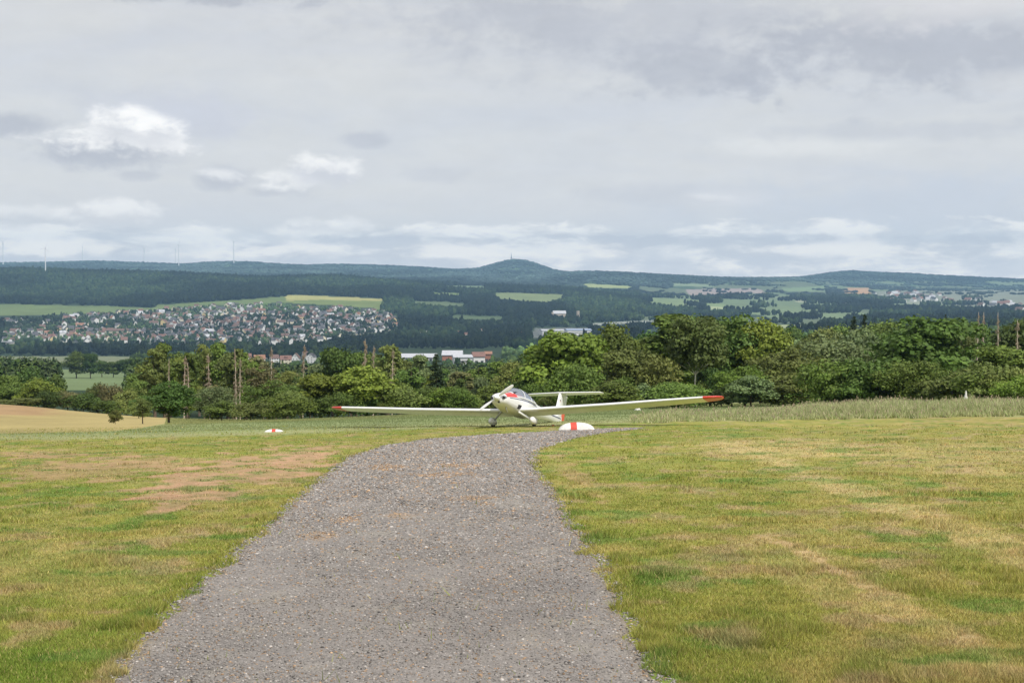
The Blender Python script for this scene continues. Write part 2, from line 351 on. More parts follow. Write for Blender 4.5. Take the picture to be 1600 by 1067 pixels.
def ground_colour(x, y):
    x = np.asarray(x, float); y = np.asarray(y, float); z = H(x, y)
    px, row = proj(x, np.maximum(y, 1.0), z)
    n = len(x); D = np.maximum(y, np.abs(x) * .6)
    c = turf(x, y, px, row)
    # crop field below the mown grass
    n1 = fbm(x * 0.03, y * 0.012, 81, 4); n2 = fbm(x * 0.5, y * 0.3, 82, 3)
    crop = lerp(np.tile(L((0.225, 0.270, 0.120)), (n, 1)), L((0.275, 0.285, 0.120)), sst(n1, 0.35, 0.65)) * (0.88 + 0.24 * n2)[:, None]
    mrow = np.interp(px, [-2000, 0, 200, 430, 700, 900, 1000, 1100, 1600, 3000], [688, 688, 686, 678, 668, 664, 660, 658, 650, 640]) + (n2 - .5) * 5
    t = sst(row, mrow + 2, mrow - 3) * (y > 30)
    c = lerp(c, crop, t)
    # pale path-like strip between them
    c = lerp(c, L((0.38, 0.36, 0.18)), np.exp(-((row - (mrow - 3)) / 3.0) ** 2) * (y > 30) * 0.45)
    # tan stubble field on the brow at the left
    tan = in_tan(px + (n2 - .5) * 8, row, y)
    tc_ = lerp(np.tile(L((0.38, 0.31, 0.135)), (n, 1)), L((0.36, 0.24, 0.125)), sst(ell(px, row, -40, 639, 150, 11, 0.03) + (n2 - .5) * .5, 1.1, 0.7))
    tc_ = lerp(tc_, L((0.22, 0.22, 0.09)), sst(row, 668, 682) * 0.7)
    c = np.where(tan[:, None], tc_ * (0.9 + 0.2 * n2)[:, None], c)
    # hillside and valley
    far = (D > 215)
    nf = fbm(x / 300, y / 300, 91, 4); nf2 = fbm(x / 60, y / 60, 92, 4)
    fc = np.tile(FGREEN * 1.35, (n, 1)) * (0.7 + 0.6 * nf2)[:, None]
    fc = fc * (.62 + sst(y, 6000, 9500) * .95 * (1 - .6 * sst(px, 1200, 1280) * sst(y, 9800, 10800)))[:, None]  # nearer hills darkened for cloud shadow, farther ones lightened as painted haze
    jx = (nf2 - .5) * 9; jy = (fbm(x / 90, y / 90, 93, 3) - .5) * 2.0
    rp = (y > 3200) & (px > 1000)
    q = fbm(x / 420, y / 900, 94, 3)
    fc = np.where((rp & (q > 0.53) & (row > 440))[:, None], L((0.14, 0.19, 0.10)), fc)
    fc = np.where((rp & (q < 0.40) & (row > 440))[:, None], L((0.11, 0.14, 0.08)), fc)
    tw = inpoly(px + jx, row + jy, TOWN) & (y > 2000)
    fc = np.where(tw[:, None], L((0.075, 0.085, 0.055)) * (0.6 + 0.9 * nf2)[:, None], fc)
    for poly, cc in FIELDS:
        m = inpoly(px + jx, row + jy, poly) & (y > 400)
        fc = np.where(m[:, None], L(cc) * (0.88 + 0.24 * nf2)[:, None], fc)
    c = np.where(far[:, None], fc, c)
    return np.clip(c, 0.005, 0.9)
def is_field(px, row):
    r = np.zeros(px.shape, bool)
    for poly, _ in FIELDS: r |= inpoly(px, row, poly)
    return r

# ------------------------------------------------------------------ mesh + object helpers
def mesh_np(name, V, faces, k, mats=(), cols=None, smooth=False):
    """V (n,3); faces (m,k) indices; cols optional (n,3) point colours"""
    me = bpy.data.meshes.new(name); V = np.ascontiguousarray(V, np.float32); faces = np.ascontiguousarray(faces, np.int32)
    me.vertices.add(len(V)); me.vertices.foreach_set('co', V.ravel())
    m = len(faces); me.loops.add(m * k); me.loops.foreach_set('vertex_index', faces.ravel())
    me.polygons.add(m); me.polygons.foreach_set('loop_start', np.arange(0, m * k, k, dtype=np.int32))
    me.polygons.foreach_set('loop_total', np.full(m, k, np.int32))
    if smooth: me.polygons.foreach_set('use_smooth', np.ones(m, bool))
    if cols is not None:
        a = me.color_attributes.new('col', 'FLOAT_COLOR', 'POINT')
        cc = np.ones((len(V), 4), np.float32); cc[:, :3] = cols; a.data.foreach_set('color', cc.ravel())
    for mt in mats: me.materials.append(mt)
    me.update(); me.validate(); return me
def link(name, me, parent=None):
    o = bpy.data.objects.new(name, me); COL.objects.link(o)
    if parent is not None: o.parent = parent
    return o
def tag(o, label=None, cat=None, group=None, kind=None):
    if label: o['label'] = label
    if cat: o['category'] = cat
    if group: o['group'] = group
    if kind: o['kind'] = kind
    return o
class MB:
    """polygon mesh builder"""
    def __init__(s): s.v = []; s.f = []; s.mi = []; s.sm = []
    def add(s, vs, fs, mi=0, smooth=False):
        b = len(s.v); s.v += [tuple(v) for v in vs]; s.f += [tuple(i + b for i in f) for f in fs]; s.mi += [mi] * len(fs); s.sm += [smooth] * len(fs)
    def box(s, c, d, mi=0, rot=None, taper=1.0):
        x, y, z = d[0] / 2, d[1] / 2, d[2] / 2
        vs = [Vector((sx * x * (taper if sz > 0 else 1), sy * y * (taper if sz > 0 else 1), sz * z)) for sz in (-1, 1) for sy in (-1, 1) for sx in (-1, 1)]
        if rot is not None: vs = [rot @ v for v in vs]
        vs = [v + Vector(c) for v in vs]
        s.add(vs, [(0, 2, 3, 1), (4, 5, 7, 6), (0, 1, 5, 4), (2, 6, 7, 3), (0, 4, 6, 2), (1, 3, 7, 5)], mi)
    def loft(s, rings, mi=0, cap=True, smooth=True, closed=True):
        n = len(rings[0]); vs = [p for r in rings for p in r]; fs = []
        for i in range(len(rings) - 1):
            for j in range(n if closed else n - 1):
                k = (j + 1) % n; fs.append((i * n + j, i * n + k, (i + 1) * n + k, (i + 1) * n + j))
        s.add(vs, fs, mi, smooth)
        if cap: s.add(rings[0], [tuple(range(n))[::-1]], mi); s.add(rings[-1], [tuple(range(n))], mi)
    def tube(s, pts, rad, n=8, mi=0, cap=True, sy=1.0):
        pts = [Vector(p) for p in pts]; rings = []
        up = Vector((0, 0, 1))
        for i, p in enumerate(pts):
            t = (pts[min(i + 1, len(pts) - 1)] - pts[max(i - 1, 0)]).normalized()
            a = t.cross(up)
            if a.length < 0.05: a = t.cross(Vector((0, 1, 0)))
            a.normalize(); b = t.cross(a).normalized(); r = rad[i] if hasattr(rad, '__len__') else rad
            rings.append([p + a * (r * math.cos(q)) + b * (r * sy * math.sin(q)) for q in [2 * math.pi * j / n for j in range(n)]])
        s.loft(rings, mi, cap)
    def mesh(s, name, mats):
        me = bpy.data.meshes.new(name); me.from_pydata(s.v, [], s.f)
        for m in mats: me.materials.append(m)
        me.polygons.foreach_set('material_index', s.mi); me.polygons.foreach_set('use_smooth', s.sm); me.update(); return me
    def build(s, name, mats, parent=None):
        if not isinstance(mats, (list, tuple)): mats = [mats]
        return link(name, s.mesh(name, mats), parent)

# ------------------------------------------------------------------ materials
def mat(name, colour=(0.5, 0.5, 0.5), rough=0.6, attr=None, var=None, bump=None, trans=0.0, metal=0.0, objvar=0.0, spec=0.5, coat=0.0):
    m = bpy.data.materials.new(name); m.use_nodes = True; t = m.node_tree; t.nodes.clear(); q = G(t)
    geo = q.n('ShaderNodeNewGeometry'); pos = geo.outputs['Position']
    base = (*colour, 1)
    if attr:
        a = q.n('ShaderNodeAttribute'); a.attribute_name = attr; base = a.outputs['Color']
    if var:
        for sc, amt in var:
            nz = q.noise(pos, sc, 4, 0.6)
            base = q.mix(1.0, base, q.xyz(*[q.lin(nz, 0.3, 0.7, 1 - amt, 1 + amt)] * 3), 'MULTIPLY')
    if objvar:
        oi = q.n('ShaderNodeObjectInfo'); rnd = oi.outputs['Random']
        hs = q.n('ShaderNodeHueSaturation'); q.put(hs.inputs['Color'], base)
        q.put(hs.inputs['Hue'], q.lin(rnd, 0, 1, 0.5 - 0.008 * objvar, 0.5 + 0.028 * objvar))
        q.put(hs.inputs['Value'], q.lin(q.m('FRACT', q.m('MULTIPLY', rnd, 7.31)), 0, 1, 1 - 0.3 * objvar, 1 + 0.3 * objvar)); base = hs.outputs[0]
    b = q.n('ShaderNodeBsdfPrincipled'); q.put(b.inputs['Base Color'], base); b.inputs['Roughness'].default_value = rough
    b.inputs['Metallic'].default_value = metal; b.inputs['Specular IOR Level'].default_value = spec
    if coat: b.inputs['Coat Weight'].default_value = coat
    if bump:
        bn = q.n('ShaderNodeBump'); q.put(bn.inputs['Height'], q.noise(pos, bump[0], 5, 0.6)); bn.inputs['Strength'].default_value = bump[1]; bn.inputs['Distance'].default_value = bump[2]
        t.links.new(bn.outputs[0], b.inputs['Normal'])
    out = q.n('ShaderNodeOutputMaterial'); sh = b.outputs[0]
    if trans:
        tr = q.n('ShaderNodeBsdfTranslucent'); q.put(tr.inputs[0], base)
        ms = q.n('ShaderNodeMixShader'); ms.inputs[0].default_value = trans; t.links.new(sh, ms.inputs[1]); t.links.new(tr.outputs[0], ms.inputs[2]); sh = ms.outputs[0]
    t.links.new(sh, out.inputs[0]); return m
M_ground = mat('ground', attr='col', rough=0.95, spec=0.1, var=[(9.0, 0.16), (1.6, 0.10), (0.05, 0.10), (0.012, 0.12)], bump=(14, 0.5, 0.03))
M_grass = mat('grass_blade', attr='col', rough=0.7, trans=0.3, spec=0.15)
M_wood = mat('far_wood', attr='col', rough=0.9, spec=0.05, var=[(0.02, 0.2), (0.25, 0.25)])

# ------------------------------------------------------------------ ground sheet
azf = np.radians(np.arange(-23.5, 23.51, 0.062)); azc = np.radians(np.concatenate([np.arange(-180, -23.5, 2.5), []])); azd = np.radians(np.arange(26, 180.1, 2.5))
AZ = np.concatenate([azc, azf, azd]); AZ[-1] = math.pi
RR = np.concatenate([[0.0], np.linspace(1, 6, 6), np.exp(np.linspace(math.log(7), math.log(75), 190)), np.exp(np.linspace(math.log(76.5), math.log(1500), 130))[0:], np.exp(np.linspace(math.log(1512), math.log(12600), 260)), np.linspace(12700, 13000, 3)])
A, RAD = np.meshgrid(AZ, RR)
gx = (RAD * np.sin(A)); gy = (RAD * np.cos(A))
gxf, gyf = gx.ravel(), gy.ravel(); gz = H(gxf, gyf)
inp = path_in(gxf, gyf)
gz = gz - np.where((gyf > -20) & (gyf < 70), sst(inp, 0.02, 0.25) * 0.03, 0)
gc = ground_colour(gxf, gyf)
nr, na = A.shape
idx = np.arange(nr * na).reshape(nr, na)
fq = np.stack([idx[:-1, :-1], idx[:-1, 1:], idx[1:, 1:], idx[1:, :-1]], -1).reshape(-1, 4)[:, ::-1]
ground = link('ground', mesh_np('ground', np.stack([gxf, gyf, gz], 1), fq, 4, [M_ground], gc, True)); tag(ground, kind='structure')

# ------------------------------------------------------------------ gravel track
py = np.concatenate([np.linspace(-14, 7, 60), np.arange(7.1, PYMAX, 0.07)])
xl, xr = pathx(py, EL, 0), pathx(py, ER, 5); xr = np.maximum(xr, xl + 0.05)
tt = np.linspace(0, 1, 61)
pxx = xl[:, None] + (xr - xl)[:, None] * tt[None, :]; pyy = py[:, None] + 0 * pxx
flat = np.stack([pxx.ravel(), pyy.ravel()], 1)
din = np.minimum(flat[:, 0] - np.repeat(xl, 61), np.repeat(xr, 61) - flat[:, 0])
pz = H(flat[:, 0], flat[:, 1]) + 0.022 * sst(din, 0.0, 0.12) - 0.02 + (fbm(flat[:, 0] * 1.2, flat[:, 1] * .5, 101, 3) - .5) * 0.012 * sst(din, 0.1, 0.5)
n1 = fbm(flat[:, 0] * 0.6, flat[:, 1] * 0.35, 102, 4); n2 = fbm(flat[:, 0] * 3, flat[:, 1] * 2, 103, 4)
pc = lerp(np.tile(L((0.262, 0.240, 0.222)), (len(flat), 1)), L((0.222, 0.205, 0.192)), sst(n1, .35, .65))
pc = lerp(pc, L((0.34, 0.31, 0.255)), sst(n2 * .6 + n1 * .4, .5, .68) * 0.45)
ppx, prow = proj(flat[:, 0], np.maximum(flat[:, 1], 1), pz)
OR = L((0.36, 0.265, 0.18))
PSPOT = [(748, 778, 42, 5), (628, 806, 34, 5), (690, 742, 55, 5), (720, 727, 50, 4), (490, 836, 40, 8), (540, 812, 30, 5), (760, 787, 20, 3), (600, 730, 40, 6)]
for cx, cy, rx, ry in PSPOT:
    pc = lerp(pc, OR, sst(ell(ppx, prow, cx, cy, rx, ry) + (n2 - .5) * 1.6, 1.2, 0.4) * 0.6)
pc = lerp(pc, L((0.30, 0.23, 0.13)), sst(din, 0.22, 0.0) * 0.7)
idx = np.arange(len(py) * 61).reshape(len(py), 61)
fq = np.stack([idx[:-1, :-1], idx[:-1, 1:], idx[1:, 1:], idx[1:, :-1]], -1).reshape(-1, 4)
M_path = mat('gravel', attr='col', rough=0.95, spec=0.15, var=[(60, 0.22), (22, 0.16), (4, 0.08)], bump=(45, 0.8, 0.02))
tag(link('gravel_path', mesh_np('gravel_path', np.stack([flat[:, 0], flat[:, 1], pz], 1), fq, 4, [M_path], pc, True)), kind='structure')

rng = np.random.default_rng(5)
# stones lying on the track
ICO = None
def ico():
    global ICO
    if ICO is None:
        p = (1 + 5 ** .5) / 2
        v = np.array([(-1, p, 0), (1, p, 0), (-1, -p, 0), (1, -p, 0), (0, -1, p), (0, 1, p), (0, -1, -p), (0, 1, -p), (p, 0, -1), (p, 0, 1), (-p, 0, -1), (-p, 0, 1)], float)
        v /= np.linalg.norm(v[0])
        f = np.array([(0, 11, 5), (0, 5, 1), (0, 1, 7), (0, 7, 10), (0, 10, 11), (1, 5, 9), (5, 11, 4), (11, 10, 2), (10, 7, 6), (7, 1, 8), (3, 9, 4), (3, 4, 2), (3, 2, 6), (3, 6, 8), (3, 8, 9), (4, 9, 5), (2, 4, 11), (6, 2, 10), (8, 6, 7), (9, 8, 1)])
        ICO = (v, f)
    return ICO
def blobs(C, S, rng, jag=0.25, ang=None):
    """many jagged icosahedra: C (n,3) centres, S (n,3) radii -> V, F"""
    v, f = ico(); n = len(C)
    r = 1 + (rng.random((n, 12)) - .5) * 2 * jag
    P = v[None] * r[..., None] * S[:, None, :]
    a = rng.random(n) * 6.28 if ang is None else ang
    ca, sa = np.cos(a)[:, None], np.sin(a)[:, None]
    P = np.stack([P[..., 0] * ca - P[..., 1] * sa, P[..., 0] * sa + P[..., 1] * ca, P[..., 2]], -1) + C[:, None, :]
    Fc = f[None] + (np.arange(n) * 12)[:, None, None]
    return P.reshape(-1, 3), Fc.reshape(-1, 3)
n = 110000
sy_ = 8.2 * np.exp(rng.random(n) ** 1.1 * math.log(PYMAX / 8.2)); tq = rng.random(n)
a, b = pathx(sy_, EL, 0), pathx(sy_, ER, 5); edj = .02 + .12 * rng.random(n) ** 3; sx_ = a - edj + (b - a + 2 * edj) * tq
sz_ = H(sx_, sy_) + 0.003 + np.random.default_rng(3).random(n) * .002
size = (0.0040 + 0.0065 * rng.random(n) ** 3) * np.clip(sy_ / 11, 1, 3.6) * np.where(rng.random(n) < .012, 1.9, 1)
Vv, Ff = blobs(np.stack([sx_, sy_, sz_], 1), np.stack([size * (1 + .5 * rng.random(n)), size, size * .6], 1), rng, .3)
g0 = 0.145 + 0.215 * rng.random(n); g0 = np.where(rng.random(n) < .05, 0.5, g0); g0 = np.where(rng.random(n) < .05, 0.07, g0)
_, spr = proj(sx_, sy_, sz_); spx = 800 + F * sx_ / sy_; osp = np.zeros(n)
for cx, cy, rx, ry in PSPOT: osp = np.maximum(osp, sst(ell(spx, spr, cx, cy, rx, ry) + (fbm(sx_ * 3, sy_ * 2, 103, 4) - .5) * 1.6, 1.2, .4))
scol = g0[:, None] * L((1.02, 0.945, 0.885)); scol = np.where(((rng.random(n) < .12) | (rng.random(n) < osp * .5))[:, None], scol * L((1.3, .95, .62)), scol)
M_stone = mat('stone', attr='col', rough=0.9, spec=0.2)
tag(link('gravel', mesh_np('gravel', Vv, Ff, 3, [M_stone], np.repeat(scol, 12, 0))), 'loose grey gravel strewn over the track', 'gravel', kind='stuff')
# a few darker clods and bigger stones on the track

# ------------------------------------------------------------------ short mown grass
def blades(x, y, h, w, lean, rng, cols, z=None, zoff=-0.004):
    n = len(x); z = (H(x, y) if z is None else z) + zoff
    a = rng.random(n) * 6.283; dxb, dyb = np.cos(a) * w / 2, np.sin(a) * w / 2
    b = rng.random(n) * 6.283; l = lean * h * rng.random(n)
    P = np.stack([np.stack([x - dxb, y - dyb, z], 1), np.stack([x + dxb, y + dyb, z], 1), np.stack([x + np.cos(b) * l, y + np.sin(b) * l, z + h], 1)], 1)
    return P.reshape(-1, 3), np.arange(3 * n).reshape(-1, 3), np.repeat(cols, 3, 0)
n = 740000
px_ = -200 + 2000 * rng.random(n); rw_ = 664 + (1110 - 664) * rng.random(n) ** 0.85
Yb, tb = nearY(px_, rw_); ok = (Yb > 7) & (Yb < 68); Yb, tb = Yb[ok], tb[ok]; Xb = tb * Yb
Yb = Yb + (rng.random(len(Yb)) - .5) * .3
di = path_in(Xb, Yb); nn = fbm(Xb * 3, Yb * 3, 111, 2)
keep = (di < 0.03 + (nn - .5) * .35) | (rng.random(len(Yb)) < 0.0012)
Xb, Yb, nn, di = Xb[keep], Yb[keep], nn[keep], di[keep]
zb = H(Xb, Yb); ppx, prw = proj(Xb, Yb, zb)
cb = turf(Xb, Yb, ppx, prw)
bare = (cb[:, 0] / np.maximum(cb[:, 1], 1e-3)) > 1.30           # bare brown soil carries fewer blades
k2 = ~bare | (rng.random(len(Xb)) < 0.35)
Xb, Yb, cb, zb, di, bare = Xb[k2], Yb[k2], cb[k2], zb[k2], di[k2], bare[k2]
tuft = fbm(Xb * 1.7, Yb * 1.7, 112, 3)
hh = (0.014 + 0.022 * rng.random(len(Xb)) + 0.045 * sst(tuft, .55, .8)) * np.where(bare, .6, 1) * (1 + .5 * sst(di, -.35, -.02) * (di > -1))
ww = 0.0075 * np.clip(Yb / 10, 1, 6) * (0.7 + .6 * rng.random(len(Xb)))
cj = (0.62 + 0.95 * rng.random(len(Xb)))[:, None]
cb = cb * cj * (1 + (rng.random((len(Xb), 3)) - .5) * .16)
straw = rng.random(len(Xb)) < .075; cb = np.where(straw[:, None], L((.38, .31, .13)) * cj, cb)
Vv, Ff, Cc = blades(Xb, Yb, hh, ww, 1.1, rng, np.clip(cb * 1.12, 0, .8), zb)
tag(link('grass', mesh_np('grass', Vv, Ff, 3, [M_grass], Cc)), 'short mown yellow green grass on both sides of the gravel track', 'grass', kind='stuff')

# tall unmown grass along the right
def tall(n, pxa, pxb, ya, yb, hfun, seed, cset):
    r = np.random.default_rng(seed)
    p = pxa + (pxb - pxa) * r.random(n); tY = r.random(n); Y = ya(p) + (fbm(p * .05, p * 0, seed, 3) - .5) * 3.5 + (yb(p) - ya(p)) * tY; X = (p - 800) / F * Y
    dens = fbm(X * .5, Y * .5, seed, 3); h = (.45 + .55 * sst(tY, 0, .22)) * hfun(p, Y) * (.55 + .6 * r.random(n)) * (.6 + .8 * dens)
    ok = h > .05; X, Y, h, p = X[ok], Y[ok], h[ok], p[ok]; m = len(X)
    cc = L(cset)[r.integers(0, len(cset), m)] * (.7 + .6 * r.random(m))[:, None]
    w = .028 + .03 * r.random(m)
    V1, F1, C1 = blades(X, Y, h, w, .9, r, cc)
    # seed heads
    hd = r.random(m) < .02; q = np.flatnonzero(hd)
    C = np.stack([X[q] + .05 * r.random(len(q)), Y[q], H(X[q], Y[q]) + h[q] * 1.02], 1)
    V2, F2 = blobs(C, np.stack([.014 + 0 * q, .014 + 0 * q, .06 + .04 * r.random(len(q))], 1), r, .3)
    C2 = np.repeat(L((.46, .38, .26)) * (.7 + .6 * r.random(len(q)))[:, None], 12, 0)
    return np.concatenate([V1, V2]), np.concatenate([F1, F2 + len(V1)]), np.concatenate([C1, C2])
CS_ = [(.40, .44, .19), (.30, .39, .14), (.50, .50, .27), (.43, .45, .21), (.55, .50, .32)]
V1, F1, C1 = tall(76000, 1150, 1850, lambda p: 58.5 - 1.2 * sst(p, 1200, 1500) + 2.5 * sst(p, 1200, 1150), lambda p: 70 + 0 * p, lambda p, Y: .18 + .36 * sst(p, 1150, 1330) + 0 * Y, 7, CS_)
V2, F2, C2 = tall(12000, 985, 1200, lambda p: 58 + 0 * p, lambda p: 66 + 0 * p, lambda p, Y: .12 + .32 * sst(p, 1000, 1230) + .22 * np.exp(-((p - 1040) / 38) ** 2), 8, CS_)
V3, F3, C3 = tall(19000, 1120, 1850, lambda p: 70 + 0 * p, lambda p: 92 + 0 * p, lambda p, Y: .15 + .25 * sst(p, 1150, 1300), 9, CS_)
VV = np.concatenate([V1, V2, V3]); FF = np.concatenate([F1, F2 + len(V1), F3 + len(V1) + len(V2)]); CC = np.concatenate([C1, C2, C3])
tag(link('tall_grass', mesh_np('tall_grass', VV, FF, 3, [M_grass], CC)), 'tall unmown grass with straw seed heads along the right field edge', 'grass', kind='stuff')
# crop in the field below
n = 170000; r = np.random.default_rng(12)
p = -200 + 2000 * r.random(n); Y = np.exp(math.log(58) + (math.log(180) - math.log(58)) * r.random(n)); X = (p - 800) / F * Y
gpx, grw = proj(X, Y, H(X, Y)); mrow = np.interp(gpx, [-2000, 0, 200, 430, 700, 900, 1000, 1100, 1600, 3000], [688, 688, 686, 678, 668, 664, 660, 658, 650, 640])
ok = (grw < mrow - 1) & ~in_tan(gpx, grw - 1, Y); X, Y = X[ok], Y[ok]
cc = ground_colour(X, Y) * (.92 + .2 * r.random(len(X)))[:, None]
Vv, Ff, Cc = blades(X, Y, (.03 + .04 * r.random(len(X))) * np.clip(Y / 80, .8, 1.6), .06 * Y / 80, .6, r, cc)
tag(link('crop', mesh_np('crop', Vv, Ff, 3, [M_grass], Cc)), 'grey green young crop in the field below the mown grass', 'crop', kind='stuff')
# ------------------------------------------------------------------ trees
def leafmat(name, c, tr=0.22, ov=1.0):
    m = mat(name, c, rough=0.62, trans=tr, objvar=ov, spec=0.25)
    t = m.node_tree; q = G(t); a = q.n('ShaderNodeAttribute'); a.attribute_name = 'col'
    hs = [n for n in t.nodes if n.type == 'HUE_SAT'][0]
    mx = q.mix(1.0, (*c, 1), a.outputs['Color'], 'MULTIPLY'); t.links.new(mx, hs.inputs['Color'])
    return m
LM = {'bright': leafmat('leaf_bright', (.185, .235, .034)), 'mid': leafmat('leaf_mid', (.130, .180, .034)), 'dark': leafmat('leaf_dark', (.085, .130, .026)),
      'olive': leafmat('leaf_olive', (.165, .190, .048)), 'grey': leafmat('leaf_grey', (.165, .205, .080)), 'brown': leafmat('leaf_brown', (.175, .165, .065)),
      'conifer': leafmat('leaf_conifer', (.040, .062, .026), .1, .6), 'twig': leafmat('leaf_twig', (.34, .27, .20), .1, .5)}
M_bark = mat('bark', (.13, .10, .075), rough=.95, var=[(6, .3)], bump=(14, .6, .04), spec=.1)
M_birch = mat('birch_bark', (.55, .53, .48), rough=.8, var=[(5, .3)], spec=.1)
M_dead = mat('dead_wood', (.55, .47, .39), rough=.95, var=[(3, .25)], spec=.1)

def leafcloud(P, Nrm, size, r):
    """P (n,3) centres, Nrm (n,3) facing, size (n,) -> rhombic leaf sprays"""
    n = len(P); Nn = Nrm / np.maximum(np.linalg.norm(Nrm, axis=1, keepdims=True), 1e-6)
    rv = r.normal(size=(n, 3)); a = np.cross(Nn, rv); a /= np.maximum(np.linalg.norm(a, axis=1, keepdims=True), 1e-6); b = np.cross(Nn, a)
    s = size[:, None]; q = (.55 + .5 * r.random(n))[:, None]
    V = np.stack([P - a * s, P - b * s * q + a * s * .15, P + a * s, P + b * s * q - a * s * .1], 1).reshape(-1, 3)
    return V, np.arange(4 * n).reshape(-1, 4)
def crown(seed, W, z0, z1, ncl, nlf, leaf, shape='round', gap=.0):
    r = np.random.default_rng(seed); zc = (z0 + z1) / 2; hz = (z1 - z0) / 2
    C = []; rad = []
    while len(C) < ncl:
        v = r.normal(size=3); v /= np.linalg.norm(v); t = r.random() ** .45
        x, y, z = v * t
        w = 1.0
        if shape == 'round' and z < 0: w = min(1.7, 1 / math.sqrt(max(.2, 1 - z * z))) * (1 - .12 * abs(z))
        if shape == 'tall': w = 1 - .35 * max(z, 0) ** 1.5
        if shape == 'dome': w = 1.0 if z < .1 else math.sqrt(max(0, 1 - ((z - .1) / .95) ** 2)) / math.sqrt(max(.05, 1 - z * z)) if abs(z) < .97 else .8
        lump = 1 + .22 * math.sin(3.1 * math.atan2(y, x) + seed) + .12 * math.sin(5.3 * math.atan2(y, x) + 2 * seed) + .15 * math.sin(4 * z + seed)
        C.append((x * W / 2 * w * lump * .86, y * W / 2 * w * lump * .86, zc + z * hz * .86)); rad.append(W * (.06 + .12 * r.random() ** 1.3))
    C = np.array(C); rad = np.array(rad)
    if shape == 'bush': C[:, 2] = np.maximum(C[:, 2], z0 + rad * .5)
    pr = rad ** 2; pr /= pr.sum(); k = r.choice(ncl, nlf, p=pr)
    v = r.normal(size=(nlf, 3)); v /= np.linalg.norm(v, axis=1, keepdims=True); v[:, 2] = np.where(v[:, 2] < -.35, -v[:, 2] * .8, v[:, 2])
    rr = rad[k] * (1 + (r.random(nlf) - .6) * .75)
    P = C[k] + v * rr[:, None] * L((1.1, 1.1, .85))
    Nn = v + r.normal(size=(nlf, 3)) * .55 + L((0, 0, .25))
    s = leaf * (.6 + .8 * r.random(nlf))
    V, Fc = leafcloud(P, Nn, s, r)
    cl = (.82 + .36 * r.random(ncl))[k] * (.8 + .4 * r.random(nlf))
    cc = np.repeat(np.stack([cl * (1 + .12 * (r.random(nlf) - .5)), cl, cl * (1 + .2 * (r.random(nlf) - .5))], 1), 4, 0)
    return V, Fc, cc, C, rad
def trunk_mb(H_, r0, C, rng_, nlimb=9, lean=.3):
    m = MB(); top = Vector((rng_.uniform(-lean, lean), rng_.uniform(-lean, lean), H_ * .86))
    pts = [Vector((0, 0, -.4)), Vector((0, 0, .1)), Vector((top.x * .2, top.y * .2, H_ * .3)), Vector((top.x * .6 + .1, top.y * .5, H_ * .6)), top]
    m.tube(pts, [r0 * 1.5, r0 * 1.1, r0 * .8, r0 * .45, r0 * .08], 9)
    for i in range(nlimb):
        c = Vector(C[rng_.randrange(len(C))]); z = min(max(H_ * .15, c.z * .6), H_ * .7); t = z / (H_ * .86)
        b = Vector((top.x * t, top.y * t, z)); mid = (b + c) / 2 + Vector((0, 0, -.12 * (c - b).length))
        m.tube([b, mid, c], [r0 * .38, r0 * .22, r0 * .05], 6)
    return m
PROTO = {}
def proto(key, nm, W, Hn, z0, ncl, nlf, leaf, shape, seed, r0=.22, bark=None, nl=9):
    V, Fc, cc, C, rad = crown(seed, W, z0, Hn, ncl, nlf, leaf, shape)
    cm = mesh_np('crown', V, Fc, 4, [LM['mid']], cc)
    tm = trunk_mb(Hn, r0, C, random.Random(seed), nl).mesh('trunk', [bark or M_bark])
    PROTO[key] = (nm, cm, tm, W, Hn)
proto('round1', 'broadleaf_tree', 9, 10, .5, 62, 9500, .21, 'round', 3)
proto('round2', 'broadleaf_tree', 9, 10, .8, 70, 9500, .20, 'dome', 14)
proto('round3', 'broadleaf_tree', 8.5, 10, 1.2, 54, 8500, .20, 'round', 25)
proto('tall1', 'broadleaf_tree', 5.5, 12, 1.2, 62, 7500, .19, 'tall', 31)
proto('tall2', 'broadleaf_tree', 5.0, 12, 2.4, 48, 6000, .19, 'tall', 37)
proto('airy1', 'broadleaf_tree', 6.5, 12, 2.2, 46, 4200, .17, 'tall', 43, .17, None, 14)
proto('willow1', 'willow_bush', 9, 8, .1, 74, 9000, .16, 'dome', 51, .16)
proto('willow2', 'willow_bush', 8, 7, .1, 66, 8000, .15, 'dome', 57, .14)
proto('bush1', 'bush', 6, 4, 0, 50, 5200, .13, 'bush', 61, .08, None, 6)
proto('bush2', 'bush', 6, 4, 0, 44, 5000, .13, 'bush', 67, .08, None, 6)
proto('bush3', 'bush', 5, 4, 0, 38, 4200, .13, 'bush', 73, .07, None, 6)
def spruce(seed, Hn=14, W=5, n=7500, sparse=1.0):
    r = np.random.default_rng(seed)
    nb = 150; zb = Hn * (.08 + .9 * np.sort(r.random(nb))); ab = r.random(nb) * 6.283
    ln = W / 2 * (1 - zb / Hn) ** .8 * (.75 + .4 * r.random(nb)) + .15
    k = r.choice(nb, n, p=(ln / ln.sum())); t = r.random(n) ** .7
    P = np.stack([np.cos(ab[k]) * ln[k] * t, np.sin(ab[k]) * ln[k] * t, zb[k] - ln[k] * t * .28], 1) + r.normal(size=(n, 3)) * L((.14, .14, .09))
    V, Fc = leafcloud(P, r.normal(size=(n, 3)) * .5 + L((0, 0, .9)), .12 + .12 * r.random(n), r)
    cl = .7 + .6 * r.random(n)
    m = MB(); m.tube([(0, 0, -.3), (0, 0, Hn * .5), (0, 0, Hn * .98)], [.24, .13, .02], 8)
    return mesh_np('crown', V, Fc, 4, [LM['conifer']], np.repeat(np.stack([cl] * 3, 1), 4, 0)), m.mesh('trunk', [M_bark])
cm, tm = spruce(5); PROTO['spruce1'] = ('conifer_tree', cm, tm, 5, 14)
